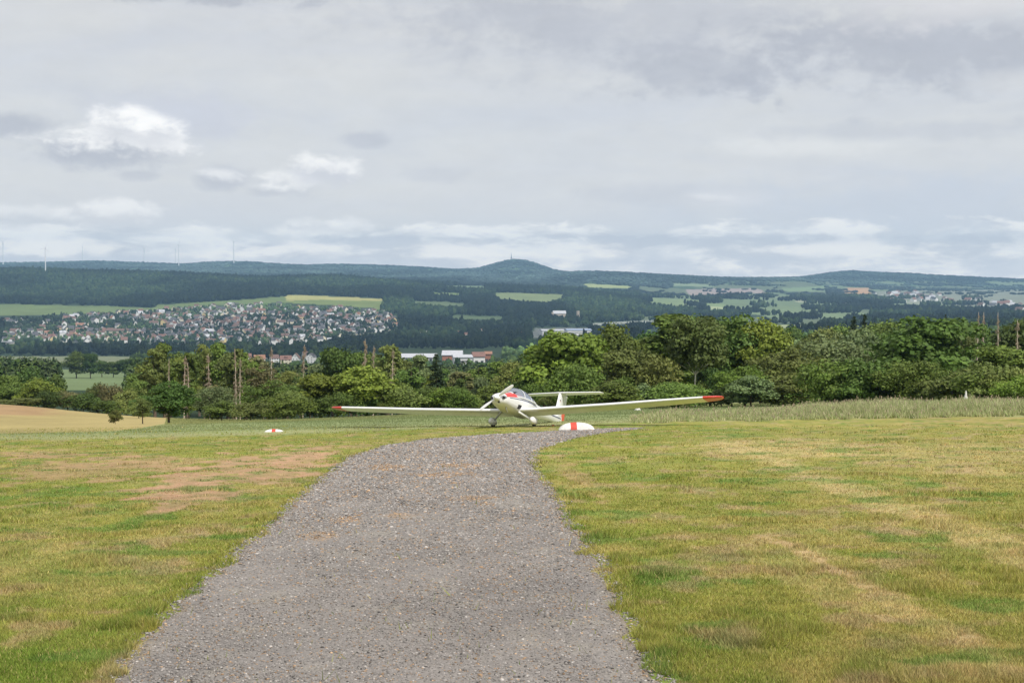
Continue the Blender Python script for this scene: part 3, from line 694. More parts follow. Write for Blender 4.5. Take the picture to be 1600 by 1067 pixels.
cm, tm = spruce(8, 14, 6.4, 8500); PROTO['spruce2'] = ('conifer_tree', cm, tm, 6.4, 14)
def deadtree(seed, Hn=14, twigs=900, W=2.6):
    rr = random.Random(seed); r = np.random.default_rng(seed); m = MB()
    lx, ly = rr.uniform(-.4, .4), rr.uniform(-.3, .3)
    m.tube([(0, 0, -.4), (lx * .3, 0, Hn * .4), (lx, ly, Hn)], [.13, .09, .03], 7)
    P = []
    for i in range(46):
        z = Hn * (.18 + .8 * rr.random()); t = z / Hn; a = rr.uniform(0, 6.28); l = W / 2 * (1.15 - t) * rr.uniform(.3, 1)
        b = Vector((lx * t, ly * t, z)); e = b + Vector((math.cos(a) * l, math.sin(a) * l, -.25 * l)); m.tube([b, e], [.035, .012], 4, cap=False)
        for j in range(twigs // 46):
            q = rr.random() ** .6; P.append(b.lerp(e, q) + Vector((rr.gauss(0, .1), rr.gauss(0, .1), rr.gauss(0, .12))))
    P = np.array([tuple(p) for p in P]); V, Fc = leafcloud(P, r.normal(size=(len(P), 3)), .035 + .05 * r.random(len(P)), r)
    return mesh_np('dry_twigs', V, Fc, 4, [LM['twig']], np.ones((len(V), 3))), m.mesh('trunk', [M_dead])
cm, tm = deadtree(1, 14, 2600, 3.0); PROTO['dead1'] = ('dead_tree', cm, tm, 2.6, 14)
cm, tm = deadtree(2, 14, 4200, 3.4); PROTO['dead2'] = ('dead_tree', cm, tm, 3.4, 14)
cm, tm = deadtree(3, 14, 1500, 2.0); PROTO['dead3'] = ('dead_tree', cm, tm, 1.4, 14)
TREES = []
trr = random.Random(77)
def tree(key, px, top, wpx, Y, tone, label=None, group=None, rz=None, sink=0.0):
    nm, cm, tm, W0, H0 = PROTO[key]
    X = (px - 800) / F * Y; zg = Hs(X, Y); _, _, zt = at(px, top, Y); h = max(float(zt) - zg, .8) * (1.0 if key[:4] in ('dead', 'spru') else 1.07); w = wpx / F * Y * (1.0 if key[:4] in ('dead', 'spru') else 1.05)
    o = bpy.data.objects.new(nm, None); COL.objects.link(o); o.location = (X, Y, zg - sink); o.rotation_euler = (0, 0, trr.uniform(0, 6.28) if rz is None else rz)
    o.scale = (w / W0, w / W0, h / H0)
    t = link('trunk', tm, o); c = link('crown' if not nm.startswith('dead') else 'dry_twigs', cm, o)
    c.material_slots[0].link = 'OBJECT'; c.material_slots[0].material = LM[tone]
    cat = {'conifer_tree': 'conifer', 'dead_tree': 'dead tree', 'willow_bush': 'willow', 'bush': 'bush'}.get(nm, 'tree')
    TREES.append((o, px, top, Y, tone, nm, label))
    tag(o, label, cat, group); return o
GR = 'trees of the dark wood edge right of the aircraft'
# right-hand wood edge
tree('round1', 888, 517, 150, 158, 'bright', 'big sunlit round broadleaf tree directly above the aircraft tail', GR, 1.0)
tree('round2', 955, 521, 105, 172, 'mid', 'round green tree between the sunlit tree above the tail and the birch', GR)
tree('tall1', 1055, 492, 110, 178, 'mid', 'tall leafy tree just left of the pale birch trunk', GR)
tree('round3', 1003, 528, 100, 182, 'olive', 'olive tree in the dip of the wood edge left of the tallest tree', GR)
tree('round1', 1140, 492, 120, 182, 'dark', 'tall dark tree just right of the birch crown', GR)
tree('round2', 1190, 514, 110, 180, 'bright', 'yellow green tree at the right end of the tall tree cluster', GR)
tree('round3', 850, 545, 60, 168, 'mid', 'smaller tree at the left foot of the sunlit round tree', GR)
tree('bush1', 905, 577, 90, 128, 'mid', 'rounded green bush behind the tailplane of the aircraft', GR)
tree('round3', 978, 546, 100, 140, 'olive', 'brownish olive tree in front of the dark wood right of the tailplane', GR)
tree('bush2', 1030, 566, 90, 138, 'olive', 'olive bush left of the birch trunk behind the wing', GR)
tree('bush3', 960, 600, 90, 122, 'mid', 'low green bush at the field edge right of the tailplane', GR)
tree('bush1', 1060, 603, 110, 124, 'mid', 'low green bush at the foot of the birch', GR)
tree('bush2', 1128, 584, 66, 132, 'dark', 'dark bush right of the birch trunk', GR)
tree('willow2', 1165, 574, 100, 128, 'bright', 'light green rounded bush behind the right wing tip', GR)
tree('bush3', 1225, 588, 110, 126, 'olive', 'olive bush right of the light green bush by the wing tip', GR)
tree('round1', 1455, 494, 165, 150, 'mid', 'big round dark green maple standing alone above the tall grass', GR, 2.2)
tree('bush1', 1300, 572, 100, 120, 'mid', 'dark green bush left of the big round maple', GR)
tree('bush2', 1360, 570, 110, 118, 'dark', 'dark hollow bush beside the pale rounded bush below the maple', GR)
tree('willow1', 1420, 566, 110, 116, 'mid', 'pale rounded bush in front of the big round maple', GR)
tree('bush3', 1490, 582, 100, 112, 'olive', 'low scrubby bush right below the big round maple', GR)
tree('willow1', 1290, 535, 150, 160, 'grey', 'grey green willow spread in the middle of the right scrub', GR)
tree('willow2', 1350, 528, 130, 185, 'grey', 'grey green willow left of the big round maple', GR)
tree('willow2', 1240, 545, 120, 150, 'olive', 'olive willow right of the tall tree cluster', GR)
tree('round3', 1568, 540, 110, 135, 'mid', 'dense tree at the right frame edge below the dead trunks', GR)
tree('round2', 1602, 512, 100, 200, 'dark', 'dark tree cut by the right frame edge', GR)
tree('bush1', 1560, 585, 120, 105, 'mid', 'green bush at the right frame edge beyond the tall grass', GR)
tree('bush2', 1610, 592, 90, 96, 'bright', 'bright leafy bush in the tall grass at the right frame edge', GR)
tree('spruce1', 1334, 492, 34, 330, 'conifer', 'left of the two small conifer tops above the right scrub', GR)
tree('spruce2', 1351, 489, 40, 330, 'conifer', 'right of the two small conifer tops above the right scrub', GR)
tree('spruce1', 1478, 489, 20, 300, 'conifer', 'small conifer tip above the big round maple', GR)
GD = 'bare dead spruces'
tree('dead3', 1527, 488, 14, 190, 'twig', 'left of the close pair of bare dead trunks right of the big maple', GD)
tree('dead3', 1537, 488, 14, 186, 'twig', 'right of the close pair of bare dead trunks right of the big maple', GD)
tree('dead3', 1561, 488, 13, 190, 'twig', 'bare dead trunk between the close pair and the right frame edge', GD)
tree('dead1', 1591, 500, 24, 180, 'twig', 'dead trunk with twigs nearest the right frame edge', GD)
# left and middle wood
GL = 'trees of the mixed wood left of the aircraft'
tree('round2', 262, 604, 76, 101, 'dark', 'dense dark rounded tree standing in the field edge below the dead trunks', GL, .5)
tree('airy1', 221, 622, 34, 93, 'olive', 'small slim tree with a bare stem beside the dense dark rounded tree', GL)
tree('bush3', 178, 658, 22, 84, 'olive', 'tiny lone bush in the tan field', GL)
tree('tall1', 240, 545, 44, 210, 'olive', 'tall green tree at the left end of the high wood', GL)
tree('tall2', 292, 540, 50, 200, 'mid', 'tall tree behind the left group of dead trunks', GL)
tree('airy1', 318, 538, 40, 215, 'olive', 'thin crowned tree between the left dead trunks', GL)
tree('tall1', 340, 537, 44, 215, 'mid', 'tall tree left of the highest tree of the left wood', GL)
tree('tall2', 364, 533, 50, 205, 'olive', 'highest leafy tree of the left wood', GL)
tree('airy1', 410, 572, 60, 190, 'brown', 'brownish thin tree in front of the red roofed houses', GL)
tree('airy1', 448, 580, 55, 200, 'olive', 'thin olive tree right below the nearer houses', GL)
tree('round1', 500, 584, 100, 152, 'bright', 'bright rounded tree above the left wing tip', GL)
tree('round2', 572, 580, 105, 150, 'bright', 'broad bright tree behind the outer left wing', GL)
tree('round3', 526, 543, 74, 230, 'mid', 'round crowned tree behind the bright rounded trees', GL)
tree('tall1', 606, 541, 50, 225, 'olive', 'tall yellowish tree right of the dead spruce pair', GL)
tree('tall2', 640, 566, 50, 215, 'mid', 'green tree between the yellowish tree and the dark conifer', GL)
tree('spruce2', 682, 551, 50, 190, 'conifer', 'dark conifer standing above the middle of the left wing', GL)
tree('tall1', 722, 582, 50, 230, 'brown', 'brownish green tree right of the dark conifer', GL)
tree('round3', 760, 580, 60, 240, 'dark', 'blue green tree above the propeller', GL)
tree('round2', 798, 573, 62, 215, 'olive', 'light olive tree above the canopy of the aircraft', GL)
tree('willow2', 425, 596, 84, 150, 'mid', 'leafy mid green tree bush standing left of the two bright rounded trees', GL)
tree('round3', 470, 600, 60, 158, 'olive', 'olive rounded tree between the left wing tip and the dead trunks', GL)
tree('willow1', 330, 606, 70, 150, 'grey', 'pale grey green willow under the dead trunks of the left wood', GL)
tree('bush1', 445, 622, 80, 140, 'mid', 'green bush left of the left wing tip', GL)
tree('bush2', 390, 632, 70, 132, 'olive', 'low olive bush at the field edge left of the wing tip', GL)
tree('bush3', 345, 628, 60, 135, 'mid', 'low green bush right of the dense dark rounded tree', GL)
tree('tall1', 556, 552, 44, 240, 'mid', 'slim green tree left of the dead spruce pair', GL)
tree('tall2', 624, 540, 44, 235, 'olive', 'slim olive tree right of the tall yellowish tree', GL)
tree('tall1', 657, 556, 44, 225, 'grey', 'pale green slim tree just left of the dark conifer', GL)
tree('tall2', 746, 566, 50, 235, 'mid', 'slim tree above the left wing root', GL)
tree('tall1', 775, 566, 46, 240, 'mid', 'slim tree above the propeller of the aircraft', GL)
tree('tall1', 256, 538, 40, 215, 'mid', 'slim tall tree second from the left end of the high wood', GL)
tree('tall2', 384, 540, 40, 210, 'mid', 'slim tall tree at the right end of the high wood', GL)
tree('bush1', 620, 606, 80, 150, 'mid', 'green bush behind the middle of the left wing', GL)
tree('bush2', 700, 610, 80, 152, 'bright', 'light green bush at the field edge near the propeller', GL)
tree('bush3', 760, 604, 70, 156, 'mid', 'green bush just left of the engine cowling', GL)
tree('bush1', 815, 598, 60, 160, 'dark', 'dark bush behind the cockpit canopy', GL)
tree('dead2', 570, 529, 26, 200, 'twig', 'tall brown dead spruce, left one of the pair above the bright trees', GD)
tree('dead2', 582, 540, 24, 205, 'twig', 'brown dead spruce, right one of the pair above the bright trees', GD)
for px, top, k, lb in [(262, 560, 'dead3', 'dead trunk at the left end of the high wood'), (286, 556, 'dead1', 'dead trunk with dry twigs below the left tall trees'), (294, 566, 'dead3', 'short bare dead trunk beside the twiggy one'),
                   (326, 552, 'dead1', 'dead birch trunk in the middle of the left wood'), (368, 545, 'dead3', 'pale dead trunk under the highest tree of the left wood'), (374, 560, 'dead1', 'twiggy dead trunk right of the pale one'),
                   (424, 542, 'dead1', 'thin dead spruce in front of the red roofed houses'), (472, 538, 'dead2', 'thin brown dead spruce between the nearer houses'), (612, 545, 'dead1', 'dead spruce beside the tall yellowish tree')]:
    tree(k, px, top, {'dead3': 10, 'dead1': 21, 'dead2': 26}[k], 185 if px < 400 else 205, 'twig', lb, GD)
GB = 'bushes of the hedge behind the tan field'
for i, (px, top, w, Y, tn, lb) in enumerate([(-10, 588, 80, 240, 'mid', 'hedge tree cut by the left frame edge'), (42, 583, 70, 250, 'dark', 'dark rounded hedge tree near the left frame edge'), (18, 600, 60, 225, 'mid', 'green hedge bush near the left frame edge'),
        (58, 597, 66, 222, 'bright', 'bright hedge bush below the dark rounded hedge tree'), (84, 590, 40, 260, 'dark', 'narrow dark hedge tree left of the small green field'), (104, 612, 54, 218, 'brown', 'brownish hedge bush above the middle of the tan field'),
        (128, 618, 60, 214, 'dark', 'dark hedge bush at the crest of the tan field'), (150, 600, 36, 250, 'olive', 'olive hedge bush in front of the small green field'), (172, 606, 50, 225, 'brown', 'reddish brown hedge bush right of the small green field'),
        (196, 612, 56, 205, 'olive', 'olive hedge bush above the right end of the tan field'), (206, 598, 40, 240, 'mid', 'green hedge tree below the gap beside the high wood'), (75, 614, 50, 212, 'dark', 'low dark hedge bush at the tan field crest'),
        (30, 622, 60, 208, 'olive', 'low olive hedge bush at the left of the tan field crest'), (165, 628, 50, 190, 'mid', 'low green hedge bush at the tan field crest'), (215, 632, 40, 160, 'olive', 'olive bush left of the dense dark rounded tree')]):
    tree(['willow1', 'bush1', 'willow2', 'bush2', 'bush3'][i % 5], px, top, w, Y, tn, lb, GB)
tree('round2', 118, 553, 36, 1000, 'dark', 'left of the two far dark trees behind the small green field', GB)
tree('round3', 140, 552, 26, 1000, 'dark', 'right of the two far dark trees behind the small green field', GB)
for px, top, w, lb in [(158, 563, 26, 'first dark tree right of the two far ones behind the small green field'), (176, 565, 24, 'second dark tree right of the two far ones behind the small green field'), (194, 561, 26, 'third dark tree right of the two far ones behind the small green field'), (212, 558, 28, 'dark tree at the right end of the row behind the small green field'), (84, 566, 22, 'dark tree left of the two far ones behind the small green field'), (62, 563, 24, 'leftmost dark tree of the row behind the small green field')]:
    tree('round1' if px % 4 else 'round3', px, top, w, 1060, 'dark', lb, GB)
# filler trees, several rows deep
BND = [(-60, 592), (0, 592), (60, 586), (100, 604), (150, 612), (205, 604), (225, 565), (240, 550), (300, 546), (378, 545), (392, 560), (420, 574), (470, 580), (500, 556), (550, 562), (600, 546), (640, 562), (700, 578), (800, 576), (826, 565), (850, 540), (885, 530),
       (930, 535), (1000, 540), (1040, 512), (1090, 500), (1140, 508), (1200, 514), (1260, 514), (1330, 511), (1380, 509), (1450, 506), (1510, 508), (1545, 528), (1600, 512), (1680, 512)]
bp, br_ = zip(*BND)
for layer, (Ya, Yb_, fr0, fr1, step) in enumerate([(170, 200, .38, .62, 40), (215, 265, .10, .34, 27), (290, 420, .0, .12, 20)]):
    p = -300
    while p < 1930:
        p += step * trr.uniform(.7, 1.3); Y = trr.uniform(Ya, Yb_)
        if 80 < p < 210 and True: continue
        if p < 210 and layer != 1: continue
        if p < 210: Y = trr.uniform(225, 300)
        X = (p - 800) / F * Y; zg = Hs(X, Y); _, rb = proj(X, Y, zg); b = float(np.interp(p, bp, br_)); top = b + (rb - b) * trr.uniform(fr0, fr1)
        if rb - top < 15: continue
        left = p < 830
        key = trr.choice(['tall1', 'tall2', 'airy1', 'round3', 'round1', 'tall1']) if left else trr.choice(['round1', 'round2', 'round3', 'willow1', 'willow2'])
        tone = trr.choice(['mid', 'mid', 'olive', 'dark', 'grey', 'mid', 'brown', 'bright'] if left else (['mid', 'dark', 'bright', 'olive'] if p < 1200 else ['grey', 'olive', 'mid', 'grey', 'dark']))
        asp = {'tall1': .46, 'tall2': .42, 'airy1': .5}.get(key, .95)
        w = max((rb - top) * asp, 26) * trr.uniform(.85, 1.15)
        tn = {'mid': 'green', 'olive': 'olive', 'dark': 'dark green', 'brown': 'brownish', 'bright': 'yellow green', 'grey': 'grey green'}[tone]
        where = ('in the hedge behind the tan field' if p < 215 else 'in the high wood with the dead trunks' if p < 395 else 'in the wood below the nearer red roofed houses' if p < 490 else 'around the bright trees above the left wing'
                 if p < 650 else 'between the dark conifer and the canopy' if p < 830 else 'around the sunlit tree above the tail' if p < 1010 else 'around the birch' if p < 1210 else 'in the scrub left of the big maple' if p < 1385 else 'beside the big round maple' if p < 1515 else 'under the dead trunks at the right')
        dep = ['in the front row', 'in the middle rows', 'at the back'][layer]
        lb = f"{tn} {'broad' if asp > .6 else 'slender'} tree {dep} {where}"
        tree(key, p, top, w, Y, tone, lb, f"{tn} {'broad' if asp > .6 else 'slender'} trees {dep} {where}")
# the birch with its pale forked trunk
def birch():
    Y = 141; px = 1087; X = (px - 800) / F * Y; zg = Hs(X, Y); _, _, zt = at(px, 492, Y); h = float(zt) - zg; k = h / 10
    o = bpy.data.objects.new('birch_tree', None); COL.objects.link(o); o.location = (X, Y, zg)
    V, Fc, cc, C, rad = crown(99, 7.0 * k, 3.4 * k, 10 * k, 70, 10500, .16, 'round')
    C2 = C.copy()
    m = MB()
    fk = Vector((0, 0, 3.5 * k)); m.tube([(0, 0, -.3), (.02, 0, 1.2 * k), (-.03, 0, 2.5 * k), fk], [.13 * k, .105 * k, .09 * k, .085 * k], 10)
    for e, mid, r0 in [((1.5, -.3, 6.0), (.5, -.15, 4.2), .06), ((-1.3, -.3, 5.6), (-.5, -.2, 4.3), .05), ((.2, -.1, 8.4), (.15, -.05, 5.8), .06), ((2.2, -.5, 5.2), (1.1, -.4, 4.5), .03), ((-2.2, -.3, 4.9), (-1.0, -.4, 4.2), .03)]:
        m.tube([fk, Vector(mid) * k, Vector(e) * k], [r0 * k * 1.3, r0 * k, r0 * k * .3], 7)
    m.build('trunk', M_birch, o)
    link('crown', mesh_np('crown', V, Fc, 4, [LM['olive']], cc), o)
    tag(o, 'birch with a pale forked trunk standing out against the dark wood', 'birch', GR)
birch()

# low growth closing the wood's foot along the field edge
FOOT = [(-40, 0), (400, 138), (560, 146), (830, 152), (960, 128), (1200, 126), (1500, 112), (1660, 100)]
p = 395
while p < 1900:
    p += trr.uniform(22, 36); Y = float(np.interp(p, [f[0] for f in FOOT], [f[1] for f in FOOT])) + trr.uniform(-2, 9)
    X = (p - 800) / F * Y; _, rb = proj(X, Y, Hs(X, Y)); hgt = trr.uniform(1.3, 2.7) * F / Y; tone = trr.choice(['mid', 'olive', 'dark', 'mid', 'grey'])
    tn = {'mid': 'green', 'olive': 'olive', 'dark': 'dark green', 'grey': 'grey green'}[tone]
    where = 'below the bright trees left of the aircraft' if p < 620 else 'behind the left wing' if p < 830 else 'behind the tailplane' if p < 980 else 'behind the right wing' if p < 1125 else 'left of the big maple' if p < 1380 else 'below the big maple' if p < 1520 else 'near the right frame edge'
    tree(trr.choice(['bush1', 'bush2', 'bush3']), p, rb - hgt, hgt * trr.uniform(1.3, 2.0), Y, tone, f'low {tn} scrub bush at the field edge {where}', f'low {tn} scrub bushes {where}')

# wood on the slope below: every crown a cloud of leaf sprays
def leafwood(name, label, n, Ya, Yb_, seed):
    r = np.random.default_rng(seed); Y = np.sqrt(Ya ** 2 + (Yb_ ** 2 - Ya ** 2) * r.random(n)); px = -420 + 2440 * r.random(n); X = (px - 800) / F * Y
    z = H(X, Y); ppx, row = proj(X, Y, z); ok = ~is_field(ppx, row) & ~((ppx > 85) & (ppx < 205) & (row > 570)); X, Y, z = X[ok], Y[ok], z[ok]; m = len(X); K = 170
    h = 7 + 8 * r.random(m); w = h * (.55 + .4 * r.random(m))
    v = r.normal(size=(m, K, 3)); v /= np.linalg.norm(v, axis=2, keepdims=True); v[..., 2] = np.abs(v[..., 2]) * 1.2 - .2
    lob = 1 + .25 * np.sin(3 * np.arctan2(v[..., 1], v[..., 0]) + 6 * r.random((m, 1))) + .2 * (r.random((m, K)) - .5)
    P = np.stack([X[:, None] + v[..., 0] * lob * w[:, None] / 2, Y[:, None] + v[..., 1] * lob * w[:, None] / 2, z[:, None] + h[:, None] * (.42 + .5 * v[..., 2] * lob)], -1).reshape(-1, 3)
    V, Fc = leafcloud(P, v.reshape(-1, 3) + r.normal(size=(m * K, 3)) * .5, .55 + .45 * r.random(m * K), r)
    cc = L([(.060, .095, .026), (.045, .075, .022), (.080, .105, .032), (.070, .095, .042)])[r.integers(0, 4, m)][:, None, :] * (.7 + .6 * r.random((m, K)))[..., None]
    tag(link(name, mesh_np(name, V, Fc, 4, [M_wood], np.repeat(cc.reshape(-1, 3), 4, 0))), label, 'wood', kind='stuff')
leafwood('hillside_wood', 'leafy wood falling away down the hillside behind the front trees', 3000, 430, 1100, 207)

# ------------------------------------------------------------------ far woods (stuff): jagged crowns in their thousands
def crest_ok(px, row): return True
def scatter_wood(name, label, n, Ya, Yb_, pxa, pxb, test, h0, h1, w0, w1, parts, seed, tones, sq=1.0):
    r = np.random.default_rng(seed)
    Y = np.sqrt(Ya ** 2 + (Yb_ ** 2 - Ya ** 2) * r.random(n) ** sq); px = pxa + (pxb - pxa) * r.random(n); X = (px - 800) / F * Y
    z = H(X, Y); ppx, row = proj(X, Y, z); ok = test(ppx, row, X, Y)
    X, Y, z = X[ok], Y[ok], z[ok]; m = len(X)
    h = h0 + (h1 - h0) * r.random(m); w = w0 + (w1 - w0) * r.random(m); tall_ = r.random(m) < .2; w = np.where(tall_, w * .6, w); h = np.where(tall_, h * 1.2, h)
    cc = L(tones)[r.integers(0, len(tones), m)] * (.7 + .6 * r.random(m))[:, None]
    cc = cc * (.5 + (.7 if Yb_ > 10000 else 1.5) * sst(fbm(X / 330, Y / 700, 210, 4), .40, .66))[:, None] * (.8 + .4 * fbm(X / 70, Y / 120, 211, 2))[:, None]  # tone varies by stand, with the relief's lit and dark mottling painted in
    if Yb_ > 10000: cc = cc * (.35 + .65 * sst(Y, 6300, 9500) * (1 - .6 * sst((X / Y * F + 800), 1200, 1280) * sst(Y, 9800, 10800)))[:, None]  # ridge wood lightens with distance, haze painted into its colour
    Cs, Ss, Ks = [], [], []
    for k in range(parts):
        f = 1.0 if parts == 1 else .62
        off = (r.random((m, 3)) - .5) * (0 if parts == 1 else 1)
        C = np.stack([X + off[:, 0] * w * .75, Y + off[:, 1] * w * .75, z + h * (.5 + off[:, 2] * .45)], 1)
        S = np.stack([w * .5 * f, w * .5 * f, h * .52 * (f if parts > 1 else 1)], 1) * (.75 + .5 * r.random(m))[:, None]
        Cs.append(C); Ss.append(S); Ks.append(cc * (.85 + .3 * r.random(m))[:, None])
    V, Fc = blobs(np.concatenate(Cs), np.concatenate(Ss), r, .32)
    o = link(name, mesh_np(name, V, Fc, 3, [M_wood], np.repeat(np.concatenate(Ks), 12, 0))); tag(o, label, 'wood', kind='stuff'); return o
def t_forest(px, row, X, Y):
    nf2 = fbm(X / 60, Y / 60, 92, 4); jy = (nf2 - .5) * 2
    f = inpoly(px, row, TOWN) | inpoly(px, row - 9, TOWN) & (row > 520) & (px < 640)
    for k_ in (0, .35, .7, 1.0): f |= is_field(px, row + jy - k_ * 15 * F / Y)
    q = fbm(X / 420, Y / 900, 94, 3); rp = (px > 1000) & (row > 440) & ((q > .53) | (q < .40))
    hed = fbm(X / 130, Y / 130, 95, 2) > .70
    return (~f & ~rp) | ((rp | is_field(px, row)) & hed & (px > 960))
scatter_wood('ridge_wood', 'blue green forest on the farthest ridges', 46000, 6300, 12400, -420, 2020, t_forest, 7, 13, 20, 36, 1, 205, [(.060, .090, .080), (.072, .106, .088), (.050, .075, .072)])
TN = [(.010, .019, .009), (.016, .028, .011), (.007, .014, .008), (.022, .034, .012)]  # cloud shadow over the woods is darkened into these tones
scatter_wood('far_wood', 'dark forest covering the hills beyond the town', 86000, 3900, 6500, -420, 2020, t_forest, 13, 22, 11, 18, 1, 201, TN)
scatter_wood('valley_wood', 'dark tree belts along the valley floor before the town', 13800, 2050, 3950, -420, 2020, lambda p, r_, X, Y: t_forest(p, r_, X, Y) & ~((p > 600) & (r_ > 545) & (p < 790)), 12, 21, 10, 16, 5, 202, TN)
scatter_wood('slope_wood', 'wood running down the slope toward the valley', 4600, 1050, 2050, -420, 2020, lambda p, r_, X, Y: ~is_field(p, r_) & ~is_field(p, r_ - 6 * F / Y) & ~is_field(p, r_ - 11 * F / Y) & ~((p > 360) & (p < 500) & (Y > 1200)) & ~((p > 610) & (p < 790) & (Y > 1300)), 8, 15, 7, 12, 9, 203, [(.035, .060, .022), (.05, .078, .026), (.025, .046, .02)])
scatter_wood('town_trees', 'garden trees between the houses of the town', 3300, 2900, 4200, 0, 640, lambda p, r_, X, Y: inpoly(p, r_, TOWN), 7, 15, 7, 12, 4, 204, [(.035, .06, .026), (.05, .08, .03), (.03, .05, .03)])

# tell look-alike neighbours apart by their order from the left
def order_labels(objs):
    from collections import defaultdict
    d = defaultdict(list)
    for o, px in objs: d[o['label']].append((px, o))
    for lb, lst in d.items():
        n = len(lst)
        if n < 2 or n > 8: continue
        lst.sort(key=lambda t: t[0]); nm = {2: ['left one', 'right one'], 3: ['leftmost', 'middle one', 'rightmost'], 4: ['leftmost', 'second', 'third', 'rightmost'], }.get(n) or ['leftmost', 'second', 'third', 'fourth', 'fifth', 'sixth', 'seventh'][:n - 1] + ['rightmost']
        for (px, o), w in zip(lst, nm):
            o['label'] = w + ' ' + lb
            if len(o['label'].split()) > 16: o['label'] = o['label'].replace(' at the field edge', '').replace(' in the middle rows', ' midway').replace(' in the front row', ' in front')
order_labels([(t[0], t[1]) for t in TREES])
for t in TREES:
    t[0]['label'] = t[0]['label'].replace('leftmost leftmost', 'leftmost')
    if len(t[0]['label'].split()) > 16: t[0]['label'] = t[0]['label'].replace(' at the field edge', '').replace(' in the middle rows', ' midway').replace(' in the front row', ' in front')
    if len(t[0]['label'].split()) > 16: t[0]['label'] = ' '.join(t[0]['label'].split()[:16])

# ------------------------------------------------------------------ houses of the town
WALLS = {n: mat('wall_' + n, c, rough=.9, spec=.1, var=[(.6, .06)]) for n, c in {'white': (.68, .68, .67), 'cream': (.70, .64, .50), 'grey': (.48, .47, .46), 'yellow': (.66, .52, .26), 'brick': (.36, .17, .11)}.items()}
ROOFS = {n: mat('roof_' + n, c, rough=.85, spec=.15, var=[(.5, .15)]) for n, c in {'red': (.205, .12, .10), 'brown': (.16, .105, .09), 'dark': (.10, .10, .11), 'orange': (.29, .16, .11), 'pale': (.46, .47, .50), 'blue': (.30, .36, .48)}.items()}
M_win = mat('window_glass', (.05, .055, .065), rough=.2)
def house_meshes(w, d, hw, hr, dormer=False):
    a = MB(); x, y = w / 2, d / 2       # ridge along x
    a.add([(-x, -y, -3), (x, -y, -3), (x, y, -3), (-x, y, -3), (-x, -y, hw), (x, -y, hw), (x, y, hw), (-x, y, hw), (-x, 0, hw + hr), (x, 0, hw + hr)],
          [(0, 1, 5, 4), (2, 3, 7, 6), (1, 2, 6, 9, 5), (3, 0, 4, 8, 7), (4, 5, 9, 8), (6, 7, 8, 9)], 0)
    wm = MB()
    for s in (-1, 1):
        for fl in range(max(1, int(hw // 2.8))):
            for i in range(3): wm.box((x * (-.62 + .62 * i), s * (y + .02), 1.5 + fl * 2.8), (1.2, .06, 1.3))
            for i in range(2): wm.box((s * (x + .02), y * (-.45 + .9 * i), 1.5 + fl * 2.8), (.06, 1.1, 1.3))
        wm.box((s * (x + .02), 0, hw + hr * .35), (.06, 1.2, 1.1))
    r = MB(); o = .5; t = .22; sl = hr / y
    for s in (-1, 1):
        p = [(-x - o, s * (y + o), hw - sl * o), (x + o, s * (y + o), hw - sl * o), (x + o, 0, hw + hr), (-x - o, 0, hw + hr)]
        q = [(a_, b_, c_ + t) for a_, b_, c_ in p]
        r.add([(a_, b_, c_ + .02) for a_, b_, c_ in p] + q, [(0, 1, 2, 3), (4, 5, 6, 7), (0, 1, 5, 4), (1, 2, 6, 5), (2, 3, 7, 6), (3, 0, 4, 7)], 0)
    r.box((x * .4, y * .25, hw + hr * .95), (.7, .7, 1.3))
    if dormer: r.box((0, -y * .55, hw + hr * .62), (w * .3, 2.2, hr * .35))
    return a.mesh('walls', [WALLS['white']]), r.mesh('roof', [ROOFS['red']]), wm.mesh('windows', [M_win])
HP = [house_meshes(11, 9, 5.6, 4.6), house_meshes(14, 10, 5.6, 4.8, True), house_meshes(9, 9, 3.2, 5.2), house_meshes(18, 10, 5.8, 4.6), house_meshes(12, 10, 8.4, 4.2, True)]
hrr = random.Random(9)
def house(px, row, Y, k, wall, roof, rz, label, group, scale=1.0, cat='house', win=True):
    X = (px - 800) / F * Y; zg = Hs(X, Y)
    o = bpy.data.objects.new('house', None); COL.objects.link(o); o.location = (X, Y, zg); o.rotation_euler = (0, 0, rz); o.scale = (scale,) * 3
    a = link('wall', HP[k][0], o); a.material_slots[0].link = 'OBJECT'; a.material_slots[0].material = WALLS[wall]
    b = link('roof', HP[k][1], o); b.material_slots[0].link = 'OBJECT'; b.material_slots[0].material = ROOFS[roof]
    if win: link('windows', HP[k][2], o)
    tag(o, label, cat, group); return o
tr_ = np.random.default_rng(41)
cp = 5 + 618 * tr_.random(24000); cr = 474 + 67 * tr_.random(24000)
okp = inpoly(cp, cr, TOWN); cp, cr = cp[okp], cr[okp]
pts = []
for a_, b_ in zip(cp, cr):
    den = fbm(np.array([a_ / 55.]), np.array([b_ / 16.]), 301, 3)[0]
    if den < .40 and hrr.random() < .85: continue
    if a_ < 95 and hrr.random() < .35: continue
    if all(abs(a_ - c_) > 4.6 or abs(b_ - d_) > 1.9 for c_, d_ in pts): pts.append((a_, b_))
    if len(pts) >= 620: break
pts.sort(key=lambda t: -t[1])
HOUSES = []
RN = {'red': 'red', 'brown': 'brown', 'dark': 'dark', 'orange': 'orange', 'pale': 'pale', 'blue': 'blue'}
yy_ = ground_Y([p[0] for p in pts], [p[1] for p in pts], 2500, 5200)
extraV = []
